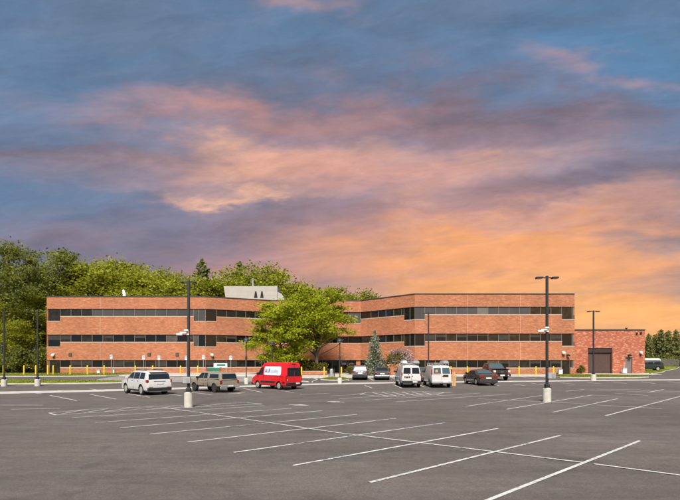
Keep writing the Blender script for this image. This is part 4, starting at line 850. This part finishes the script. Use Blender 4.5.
# 5 white vans
def white_van(label, loc, head, L, W, H, wide):
    c = Car('white_van', label, 'van', loc, head, L, W, H, 3.2, .36,
        [(-L / 2, 1.05), (-L / 2 + .04, 1.3), (-L / 2 + .2, H - .12), (-L / 2 + .35, H - .04), (.6, H), (1.05, H - .1), (1.75, 1.22), (2.2, 1.1), (L / 2 - .1, .95), (L / 2, .6)], 1.18, .2, .36, M['p_white'])
    c.wheels('rimdark'); y0, z0, y1, z1 = -L / 2 + .035, 1.24, -L / 2 + .175, H - .22
    for s in (-1, 1): c.plate('rear_window', [(s * .06, y0, z0), (s * W * .39, y0, z0), (s * W * .36, y1, z1), (s * .06, y1, z1)], 'carglass' if wide else 'carglass2', .036)
    if not wide:
        MB().box(-.55, -.35, y0 - .06, y0 - .02, z0 + .1, z0 + .34).build('window_sticker', M['carton'], c.t)
    c.side('door_window', [(.75, 1.26), (1.62, 1.26), (1.1, H - .25), (.75, H - .22)]); c.across('windscreen', 1.7, 1.3, 1.1, H - .18, wa=.9, wb_=.88)
    c.block('rear_bumper', -W / 2 + .06, W / 2 - .06, -L / 2 - .12, -L / 2 + .05, .40, .62 if wide else .58, 'plastic' if wide else 'grey', .03); c.block('tail_light', W / 2 - .15, W / 2 - .035, -L / 2 - .015, -L / 2 + .12, 1.08 if wide else 1.2, 1.34 if wide else 1.62, 'red_lens', .02, True)
    c.block('number_plate', .1, .5, -L / 2 - .14, -L / 2 - .11, .46, .57, 'plate', .004); c.block('rear_door_gap', -.012, .012, -L / 2 - .008, -L / 2 + .03, .66, 1.2, 'plastic', .002); c.block('door_handle', .05, .13, -L / 2 - .02, -L / 2 + .03, .96, 1.06, 'plastic', .005)
    c.mirrors(1.45, 1.25); c.handles((.7,), 1.05); c.block('head_light', .55, .9, L / 2 - .12, L / 2 + .01, .78, .96, 'clear_lens', .02, True)
    if wide:
        for x0, x1, z0_, z1_ in ((-.62, -.52, .86, 1.04), (-.48, -.30, .84, 1.0), (-.26, -.12, .86, 1.02)): c.block('dark_logo', x0, x1, -L / 2 - .012, -L / 2 + .01, z0_, z1_, 'plastic', .002)
        c.block('emblem', -.3, -.22, -L / 2 - .012, -L / 2 + .01, 1.1, 1.2, 'plastic', .002)
    else: c.block('dark_logo', .12, .58, -L / 2 - .012, -L / 2 + .03, .93, 1.14, 'plastic', .002); c.block('red_stripe', -.8, -.1, -L / 2 - .012, -L / 2 + .03, 1.12, 1.15, 'red_lens', .002)
    # roof rack with bars
    rk = MB()
    for y in (-1.9, -.6, .5): rk.box(-W / 2 + .18, W / 2 - .18, y - .03, y + .03, H + .09, H + .14); rk.box(-W / 2 + .19, -W / 2 + .25, y - .03, y + .03, H - .06, H + .088); rk.box(W / 2 - .25, W / 2 - .19, y - .03, y + .03, H - .06, H + .088)
    rk.build('roof_rack', M['steel'], c.t); return c
pv = on(407.4, 386.2); c1 = white_van('white passenger van with a wide dark rear window, left of two', pv, 0, 5.0, 1.84, 1.98, True)
pv2 = on(436.2, 386.2); c2 = white_van('white cargo van with a ladder rack, right of the two', pv2, 1, 5.2, 1.88, 1.96, False)
def load(parent_loc, dx, y, z, w, m, lab, seed):
    t = thing('roof_cargo', lab, 'cargo', (parent_loc.x + dx, parent_loc.y + y, parent_loc.z + z)); r_ = random.Random(seed); b = MB()
    b.prism([(-w, -.3, 0), (w, -.3, 0), (w * .8, -.3, .2), (w * .3, -.3, .28), (-w * .7, -.3, .22)], (0, 1.6, 0)); b.build('bundle', M[m], t, bevel=.03)
    for q in (-.1, .9): MB().box(-w * .8, w * .8, q, q + .05, .29, .31).build('strap', M['darkm'], t)
load(pv, .48, -1.9, 2.125, .3, 'grey', 'pale grey bundle on the left white van roof', 1); load(pv, -.5, -1.7, 2.125, .22, 'signwhite', 'white bundle on the left white van roof rack', 2)
load(pv2, .42, -1.9, 2.105, .26, 'grey', 'grey bundle on the right white van roof', 3)
la = thing('ladder', 'aluminium ladder lying on the roof rack of right white van', 'ladder', (pv2.x - .45, pv2.y - .3, pv2.z + 2.105))
for s in (-.2, .2): MB().box(s - .025, s + .025, -2.2, 1.4, 0, .08).build('rail', M['steel'], la)
for k in range(11): MB().box(-.174, .174, -2.05 + k * .33, -2.02 + k * .33, .02, .06).build('rung', M['steel'], la)
# 6 slate car between the vans
p = on(421.5, 381.5); c = Car('slate_car', 'slate blue car half hidden between the white vans', 'car', p, 0, 4.4, 1.8, 1.55, 2.6, .33,
        [(-2.2, .62), (-2.17, .95), (-1.95, 1.38), (-1.8, 1.48), (-.9, 1.55), (.3, 1.5), (1.1, 1.0), (1.6, .95), (2.1, .8), (2.2, .5)], .98, .2, .22, M['p_teal'])
c.wheels('rim'); c.across('rear_window', -2.12, 1.04, -1.93, 1.38, 'carglass2', .84, .84); c.side('side_window', [(-1.6, 1.05), (.85, 1.05), (.35, 1.4), (-1.4, 1.4)]); c.block('tail_light', .64, .87, -2.22, -2.05, .78, .98, 'red_lens', .02, True); c.block('rear_bumper', -.85, .85, -2.26, -2.1, .26, .52, 'plastic', .04); c.across('windscreen', 1.05, 1.04, .36, 1.44, wa=.88, wb_=.86)
# 7 charcoal sedan
p = on(479, 384.4); c = Car('charcoal_sedan', 'dark charcoal sedan parked right of the white vans', 'car', p, -5, 4.7, 1.80, 1.45, 2.8, .335,
        [(-2.4, .62), (-2.36, .98), (-1.9, 1.04), (-1.65, 1.06), (-.95, 1.40), (-.3, 1.45), (.35, 1.41), (1.2, .98), (1.7, .94), (2.2, .82), (2.4, .5)], .99, .2, .2, M['p_char'])
c.wheels('rim'); c.side('side_window', [(-1.35, 1.04), (-.4, 1.04), (-.4, 1.35), (-.85, 1.33)]); c.side('side_window', [(-.3, 1.04), (.95, 1.04), (.3, 1.33), (-.3, 1.35)]); c.across('rear_window', -1.6, 1.1, -1.0, 1.385, 'carglass2', .86, .84); c.across('windscreen', 1.14, 1.02, .4, 1.375, wa=.88, wb_=.86)
c.block('tail_light', .52, .885, -2.41, -2.22, .76, .95, 'red_lens', .02, True); c.block('number_plate', -.26, .26, -2.425, -2.38, .62, .76, 'plate', .004); c.block('rear_bumper', -.86, .86, -2.45, -2.3, .24, .55, M['p_char'], .05); c.mirrors(.85, 1.0, M['p_char']); c.handles((-.55, .35), .9); c.block('trunk_trim', -.5, .5, -2.39, -2.35, .88, .92, 'chrome', .004)
# 8 dark pickup facing the camera
p = on(492.5, 379.4); c = Car('maroon_pickup', 'maroon pickup truck with black nose facing the camera', 'pickup', p, 176, 5.4, 1.98, 1.90, 3.4, .40,
        [(-2.7, 1.1), (-2.66, 1.22), (-.75, 1.22), (-.6, 1.78), (-.45, 1.86), (.3, 1.89), (.7, 1.82), (1.3, 1.26), (1.6, 1.24), (2.45, 1.18), (2.62, 1.06), (2.7, .66)], 1.24, .2, .42, M['p_maroon'])
c.wheels('rim', .27); c.side('side_window', [(-.45, 1.3), (.1, 1.3), (.1, 1.76), (-.38, 1.74)]); c.side('side_window', [(.2, 1.3), (1.12, 1.3), (.68, 1.72), (.2, 1.76)]); c.across('windscreen', 1.27, 1.30, .73, 1.79, 'carglass2', .9, .9)
c.block('grille', -.66, .66, 2.58, 2.76, .76, 1.14, 'plastic', .03); c.block('head_light', .68, .95, 2.5, 2.72, .88, 1.12, 'clear_lens', .03, True); c.block('front_bumper', -.97, .97, 2.6, 2.84, .44, .72, 'p_black', .04); c.block('hood_panel', -.92, .92, 1.5, 2.6, 1.20, 1.275, 'p_black', .02); c.block('number_plate', -.26, .26, 2.845, 2.86, .5, .64, 'plate', .004); c.block('grille_badge', -.16, .16, 2.762, 2.785, .9, 1.0, 'chrome', .01); c.mirrors(1.05, 1.3, 'p_black'); c.handles((.4,), 1.12); c.block('fog_light', .6, .75, 2.84, 2.852, .52, .62, 'clear_lens', .004, True)
# 9 dark green car beyond the garage
p = Vector((X(647.5, 86), 86, .13)); c = Car('dark_green_suv', 'dark green car standing on the grass behind garage corner', 'car', p, -75, 4.7, 1.85, 1.72, 2.75, .36,
        [(-2.35, .65), (-2.32, 1.05), (-2.15, 1.5), (-1.95, 1.65), (-1.0, 1.72), (.2, 1.7), (.65, 1.58), (1.2, 1.12), (1.7, 1.06), (2.2, .92), (2.35, .55)], 1.06, .2, .26, M['p_green'])
c.wheels('rim'); c.side('side_window', [(-1.85, 1.14), (-.8, 1.14), (-.8, 1.58), (-1.65, 1.54)]); c.side('side_window', [(-.7, 1.14), (1.0, 1.14), (.5, 1.54), (-.7, 1.6)]); c.across('rear_window', -2.28, 1.12, -2.12, 1.52, wa=.84, wb_=.84); c.across('windscreen', 1.15, 1.16, .7, 1.55, wa=.88, wb_=.88); c.block('tail_light', .68, .89, -2.37, -2.2, .86, 1.08, 'red_lens', .02, True); c.block('rear_bumper', -.88, .88, -2.42, -2.25, .3, .58, 'plastic', .04); c.block('number_plate', -.26, .26, -2.38, -2.34, .7, .83, 'plate', .004)

# ------------------------------------------------------------------ vegetation
def quads_mesh(name, ctr, a, b, m):
    """leaf faces: centre +- a +- b"""
    n = len(ctr); co = np.empty((n, 4, 3)); co[:, 0] = ctr - a - b * .35; co[:, 1] = ctr + a * .1 - b; co[:, 2] = ctr + a + b * .35; co[:, 3] = ctr - a * .1 + b
    me = bpy.data.meshes.new(name); me.vertices.add(n * 4); me.vertices.foreach_set('co', co.reshape(-1))
    me.loops.add(n * 4); me.loops.foreach_set('vertex_index', np.arange(n * 4, dtype=np.int32)); me.polygons.add(n)
    me.polygons.foreach_set('loop_start', np.arange(0, n * 4, 4, dtype=np.int32)); me.update(); me.validate(); me.materials.append(m); return me
def rand_leaves(g, ctr, size, flat=0.):
    n = len(ctr); d = g.normal(size=(n, 3)); d[:, 2] *= (1 - flat); d /= np.linalg.norm(d, axis=1)[:, None]
    e = g.normal(size=(n, 3)); e[:, 2] *= (1 - flat); e -= d * (e * d).sum(1)[:, None]; e /= np.linalg.norm(e, axis=1)[:, None]
    s = size * g.uniform(.6, 1.3, (n, 1)); return d * s, e * s * .62
def broadleaf(seed, H, rx, rz, cz, trunk_h, nclump, per, lsize, lm, bark, tr=.28, clump=1.1, flat=.7, shape=1., skew=0.):
    """returns trunk mesh and crown mesh"""
    g = np.random.default_rng(seed); tb = MB()
    lean = g.normal(size=2) * .25; top = Vector((lean[0], lean[1], H * .82))
    axis = lambda z: Vector((lean[0] * z / H, lean[1] * z / H, z))
    zs = [-.3, .3, trunk_h * .6, trunk_h, H * .6, H * .82]; tb.tube([axis(z) for z in zs], [tr * 1.35, tr, tr * .85, tr * .75, tr * .4, tr * .12], 8)
    cl = []
    while len(cl) < nclump:
        p = g.uniform(-1, 1, 3); r = np.linalg.norm(p)
        if r > 1 or r < .35 and g.random() < .6: continue
        bump = 1 + .16 * math.sin(3 * math.atan2(p[1], p[0]) + seed) + .12 * math.sin(5 * p[2] + seed * 2)
        zz = cz + p[2] * rz; tape = 1. if p[2] < 0 else 1 - .25 * shape * p[2] ** 2
        cl.append((p[0] * rx * bump * tape + skew * p[2], p[1] * rx * bump * tape, zz))
    ctr = []
    for k, q in enumerate(cl):
        q = Vector(q); z0 = min(max(trunk_h * .8, q.z - (q.xy.length) * .75 - g.uniform(0, 1)), H * .75); s = axis(z0); mid = s.lerp(q, .5) + Vector((0, 0, -.06 * (q - s).length)) + Vector(g.normal(size=3) * .2)
        if k % 2 == 0 or k < 16: tb.tube([s, mid, q], [tr * .30 * (1 - z0 / H * .6), tr * .17, .025], 5)
        n = int(per * g.uniform(.6, 1.4)); o = g.normal(size=(n, 3)) * clump * g.uniform(.7, 1.25); o[:, 2] *= flat * .75; ctr.append(np.array(q) + o)
        tip = ctr[-1]
    ctr = np.concatenate(ctr); ctr = ctr[ctr[:, 2] > .6]; a, b = rand_leaves(g, ctr, lsize, .6)
    return tb.mesh('trunk', bark, smooth=50), quads_mesh('crown', ctr, a, b, lm)
def conifer(seed, H, r, lm, bark, z0=.25, dense=1., droop=.25, nsz=.22, levels=None, ragged=.2, power=1.):
    g = np.random.default_rng(seed); tb = MB(); tb.tube([(0, 0, -.3), (0, 0, H * .5), (0, 0, H)], [.02 * H + .06, .012 * H + .04, .02], 7); ctr = []
    nl = levels or int(H / .38)
    for k in range(nl):
        t = k / (nl - 1); z = z0 + (H - z0) * t ** .95; R_ = r * (1 - t) ** power + .05; nb = max(5, int((9 + 6 * (1 - t)) * dense)); ph = g.uniform(0, 6.3)
        for j in range(nb):
            a = ph + 2 * math.pi * j / nb + g.normal() * .15; L_ = R_ * g.uniform(1 - ragged * 1.6, 1 + ragged); d = np.array([math.cos(a), math.sin(a), -droop + .5 * t])
            tip = np.array([0, 0, z]) + d * L_
            if j % 3 == 0: tb.tube([(0, 0, z), tuple(tip)], [.03 + .02 * (1 - t), .01], 4)
            n = max(4, int(L_ * 13 * dense)); s = g.uniform(.12, 1.03, (n, 1)) ** .75; w = g.normal(size=(n, 3)) * np.array([.11, .11, .06]) * (.6 + L_ * .45); ctr.append(np.array([0, 0, z]) + d * L_ * s + w)
    ctr = np.concatenate(ctr); a, b = rand_leaves(g, ctr, nsz, .3); return tb.mesh('trunk', bark, smooth=50), quads_mesh('crown', ctr, a, b, lm)
def plant(name, label, cat, meshes, loc, rz=0, sc=1., group=None, parts=('trunk', 'crown')):
    t = thing(name, label, cat, loc, rz, group); t.scale = (sc, sc, sc) if isinstance(sc, (int, float)) else sc
    for nm, me in zip(parts, meshes): link(nm, me, t)
    return t
# woodland kinds shared by the trees behind the building
tall = [broadleaf(11 + k, 22, 5.0, 8.8, 12.4, 5.5, 66, 190, .20, M['lf_dark'], M['bark'], .34, .80, .7) for k in range(3)]
mid = [broadleaf(31 + k, 15, 4.6, 5.6, 9.2, 3, 85, 180, .19, M['lf_mid'], M['bark'], .28, .85, .7) for k in range(3)]
def base_z(top_py, y, H, sc): return 0
def wood(px, top, y, kind, label, name='broadleaf_tree', rz=None):
    H = {'tall': 21.4, 'mid': 14.9}[kind]; need = ZZ(top, y); sc = need / H; set_ = tall if kind == 'tall' else mid; k = int(px * 7 + y) % 3
    return plant(name, label, 'tree', set_[k], (X(px, y), y, 0), (px * 1.7) % 6.28 if rz is None else rz, (sc * random.uniform(.92, 1.1), sc * random.uniform(.92, 1.1), sc), 'trees behind the building')
wl_ = [(-42, 240, 98, 'tall'), (-20, 238, 84, 'tall'), (4, 243, 90, 'tall'), (27, 243, 84, 'tall'), (48, 245, 96, 'tall'), (66, 251, 104, 'tall'), (-8, 296, 80, 'mid'), (18, 318, 77, 'mid'), (40, 292, 84, 'mid'), (-35, 290, 76, 'mid'), (84, 264, 100, 'mid'), (104, 258, 102, 'mid'), (124, 257, 106, 'mid'), (145, 266, 100, 'mid'), (163, 270, 102, 'mid'), (181, 274, 99, 'mid'), (213, 276, 104, 'mid'), (232, 268, 110, 'mid'), (250, 265, 104, 'mid'), (270, 266, 106, 'mid'), (288, 279, 101, 'mid'), (306, 286, 104, 'mid'), (338, 287, 110, 'mid'), (352, 290, 118, 'mid'), (366, 291, 112, 'mid')]
for k, (px, top, y, kind) in enumerate(wl_):
    if k < 6: lab = 'tall dark green tree in the woods left of the building, ' + ORD[k] + ' from left'
    elif k < 10: lab = 'lower tree in the understory left of the building, ' + ['third', 'second', 'rightmost', 'leftmost'][0:0].__str__() if False else 'lower bushy tree under the tall left woods, ' + {9: 'leftmost', 6: 'second from left', 7: 'third from left', 8: 'nearest the brick wall'}[k]
    elif k < 22: lab = 'green tree crown rising behind the left roof, ' + ORD[k - 10] + ' from left'
    else: lab = 'dark small tree top behind the centre roof, ' + ORD[k - 22] + ' from left'
    wood(px, top, y, kind, lab)
pine = [conifer(51 + k, 12, 2.5, M['lf_pine'], M['bark'], .8, .9, .1, .26, 26, .32, .5) for k in range(2)]
for k, (px, top, y, i) in enumerate([(202, 261, 106, 0), (240, 263, 112, 1)]):
    sc = ZZ(top, y) / 12; plant('pine_tree', 'dark pointed pine behind the left roof, ' + ('left' if k == 0 else 'right') + ' one', 'tree', pine[i], (X(px, y), y, 0), k * 2., (sc * .7, sc * .7, sc), 'pines')
for k, (px, top, y, i) in enumerate([(648.5, 334, 148, 0), (655, 335, 154, 1), (661, 330, 147, 1), (668.5, 331, 150, 0), (676, 330, 146, 1), (684, 328, 150, 0), (693, 330, 154, 1), (641, 336, 158, 1)]):
    sc = ZZ(top, y) / 12; plant('pine_tree', 'dark pine in the row right of the garage, ' + ['second', 'third', 'fourth', 'fifth', 'sixth', 'seventh', 'eighth', 'first'][k] + ' from left', 'tree', pine[i], (X(px, y), y, 0), k * 1.3, (sc * (.85 + .13 * (k * 5 % 4)), sc * (.85 + .13 * (k * 3 % 4)), sc), 'pines')
# trees in front of the entrance
y = 65.6; H = ZZ(283.5, y) - .4; f1 = broadleaf(77, H, 4.5, 4.2, 7.5, 2.6, 140, 140, .17, M['lf_bright'], M['palebark'], .30, .62, .45, .5)
plant('leafy_tree', 'big bright green tree standing in the planter before the entrance', 'tree', f1, (X(316.5, y), y, .4), 0)
y = 63; H = ZZ(287, y); f2 = broadleaf(83, H, 3.7, 5.2, 5.3, 1.2, 150, 130, .17, M['lf_bright'], M['palebark'], .2, .58, .45, .3, -.6)
plant('leafy_tree', 'bright green low branched tree standing behind the red van', 'tree', f2, (X(280.5, y), y, 0), 1.)
y = 62.2; H = ZZ(331, y) - .1; plant('blue_spruce', 'pale blue green spruce shaped like a cone', 'tree', conifer(5, H, 1.45, M['lf_spruce'], M['bark'], .2, 1.25, .2, .10, 28, .2, .85), (X(374.8, y), y, .1))
def shrub(seed, r, h, n, lsize, lm, bark=M['bark'], stems=7):
    g = np.random.default_rng(seed); tb = MB(); ctr = []
    for k in range(n):
        a = g.uniform(0, 6.28); q = np.array([math.cos(a) * r * g.uniform(0, 1) ** .5, math.sin(a) * r * g.uniform(0, 1) ** .5, h * g.uniform(.25, .95)]); q[:2] *= 1 - .45 * (q[2] / h) ** 2
        if k < stems: tb.tube([(0, 0, -.1), tuple(q * np.array([.5, .5, .6])), tuple(q)], [.04, .025, .01], 5)
        m = 40; ctr.append(q + g.normal(size=(m, 3)) * r * .17)
    ctr = np.concatenate(ctr); ctr = ctr[ctr[:, 2] > .03]; a, b = rand_leaves(g, ctr, lsize); return tb.mesh('stem', bark), quads_mesh('foliage', ctr, a, b, lm)
SH = ('stem', 'foliage')
y = 64.3; plant('flowering_shrub', 'pink flowering shrub in the square brick planter', 'shrub', shrub(3, 1.7, 2.7, 75, .10, M['lf_pink']), (X(400, y), y, 1.0), 0, (1.0, .8, .9), None, SH)
plant('green_shrub', 'olive green bush mixed under the pink flowering shrub', 'shrub', shrub(4, 1.6, 1.9, 50, .11, M['lf_shrub']), (X(396, 63.9), 63.9, 1.05), 0, (1., .7, 1.), None, SH)
for k, (px, yy, r, h, ex) in enumerate([(292.5, 63.6, .8, 1.2, 'left end'), (299, 63.5, .9, 1.3, 'second from left'), (307, 63.3, .9, 1.35, 'third from left'), (314.5, 63.6, .9, 1.3, 'at the trunk'), (322, 64, .8, 1.1, 'right end')]):
    plant('low_shrub', 'low yellow green shrub in the planter under the tree, ' + ex, 'shrub', shrub(20 + k, r, h, 34, .09, M['lf_shrub']), (X(px, yy), yy, .42), k, 1., 'planter shrubs', SH)
for k, (px, yy, ex) in enumerate([(364.5, 62.5, 'left of the spruce'), (385.5, 62.8, 'right of the spruce'), (351, 64.5, 'behind the silver crossover')]):
    plant('low_shrub', 'small olive bush on the plaza ' + ex, 'shrub', shrub(30 + k, .75, 1.1, 30, .09, M['lf_shrub']), (X(px, yy), yy, .1), k, 1., 'plaza shrubs', SH)
plant('low_shrub', 'small green bush at the left corner of the garage wall', 'shrub', shrub(41, .5, 1.2, 22, .09, M['lf_shrub']), (X(581, 69), 69, .05), 0, 1., None, SH)
# understory hedge at the left wood edge
for k in range(9):
    px = -30 + k * 9.5; yy = 74 + (k * 37 % 5); plant('wild_bush', 'dark wild bush along the wood edge left of building, ' + ORD[k] + ' from left', 'shrub', shrub(60 + k, 1.8, 2.6 + (k % 3) * .6, 60, .17, M['lf_dark']), (X(px, yy), yy, 0), k, 1., 'wood edge bushes', SH)
for k in range(7):
    px = 640 + k * 8; yy = 142 + (k * 53 % 4); plant('wild_bush', 'olive wild bush below the pines right of garage, ' + ORD[k] + ' from left', 'shrub', shrub(80 + k, 2.2, 2.6, 60, .2, M['lf_dark']), (X(px, yy), yy, 0), k, 1., 'pine row bushes', SH)
# grass blades on the lawns
def blades(polys, n, seed, hh):
    g = np.random.default_rng(seed); pts = []
    for poly in polys:
        P = np.array(poly); lo, hi = P.min(0), P.max(0)
        lo = np.maximum(lo, (-60, 40)); hi = np.minimum(hi, (66, 100)); q = g.uniform(lo, hi, (n, 2)); ins = np.zeros(n, bool)
        for i in range(len(P)):
            a, b = P[i], P[(i + 1) % len(P)]
            cnd = ((a[1] > q[:, 1]) != (b[1] > q[:, 1])) & (q[:, 0] < (b[0] - a[0]) * (q[:, 1] - a[1]) / (b[1] - a[1] + 1e-9) + a[0]); ins ^= cnd
        pts.append(q[ins])
    q = np.concatenate(pts); z = np.array([gz(x, y_) for x, y_ in q]) + .12; m = len(q); h = hh * g.uniform(.5, 1.3, m); a = g.uniform(0, 3.14, m); w = .035
    ctr = np.stack([q[:, 0], q[:, 1], z + h * .5], 1); A = np.stack([g.normal(size=m) * .02, g.normal(size=m) * .02, h * .5], 1); B = np.stack([np.cos(a) * w, np.sin(a) * w, a * 0], 1)
    return quads_mesh('grass_blades', ctr, A, B, M['lf_grassy'])
gr = link('grass_blades', blades([lawnA, lawnB, isl, isl2, lawnR], 9000, 2, .1)); gr['kind'] = 'stuff'; tag(gr, 'short mown grass on the lawns and islands', 'grass')

# fence and shed beyond the garage
fn = thing('board_fence', 'weathered grey board fence beyond the garage', 'fence', (X(655, 140), 140, .1))
for k in range(30):
    h = 2.15 + .05 * ((k * 7) % 5); MB().box(k * .24, k * .24 + .225, 0, .03, .05, h).build('board', M['fence'], fn)
for z in (.5, 1.4): MB().box(0, 7.2, .032, .09, z, z + .09).build('rail', M['fence'], fn)
sh = thing('white_shed', 'low white shed roof beyond the dark green car', 'shed', (X(652, 118), 118, 0))
MB().box(-2.2, 2.2, 0, 3, 0, 2.0).build('wall', M['grey'], sh); MB().prism([(-2.6, -.4, 2.002), (2.0, -.4, 2.002), (1.5, -.4, 2.5), (-1.8, -.4, 2.5)], (0, 3.8, 0)).build('roof', M['white'], sh); MB().box(-.5, .4, -.03, -.002, .05, 1.7).build('door', M['mandoor'], sh)
print('objects', len(bpy.data.objects))
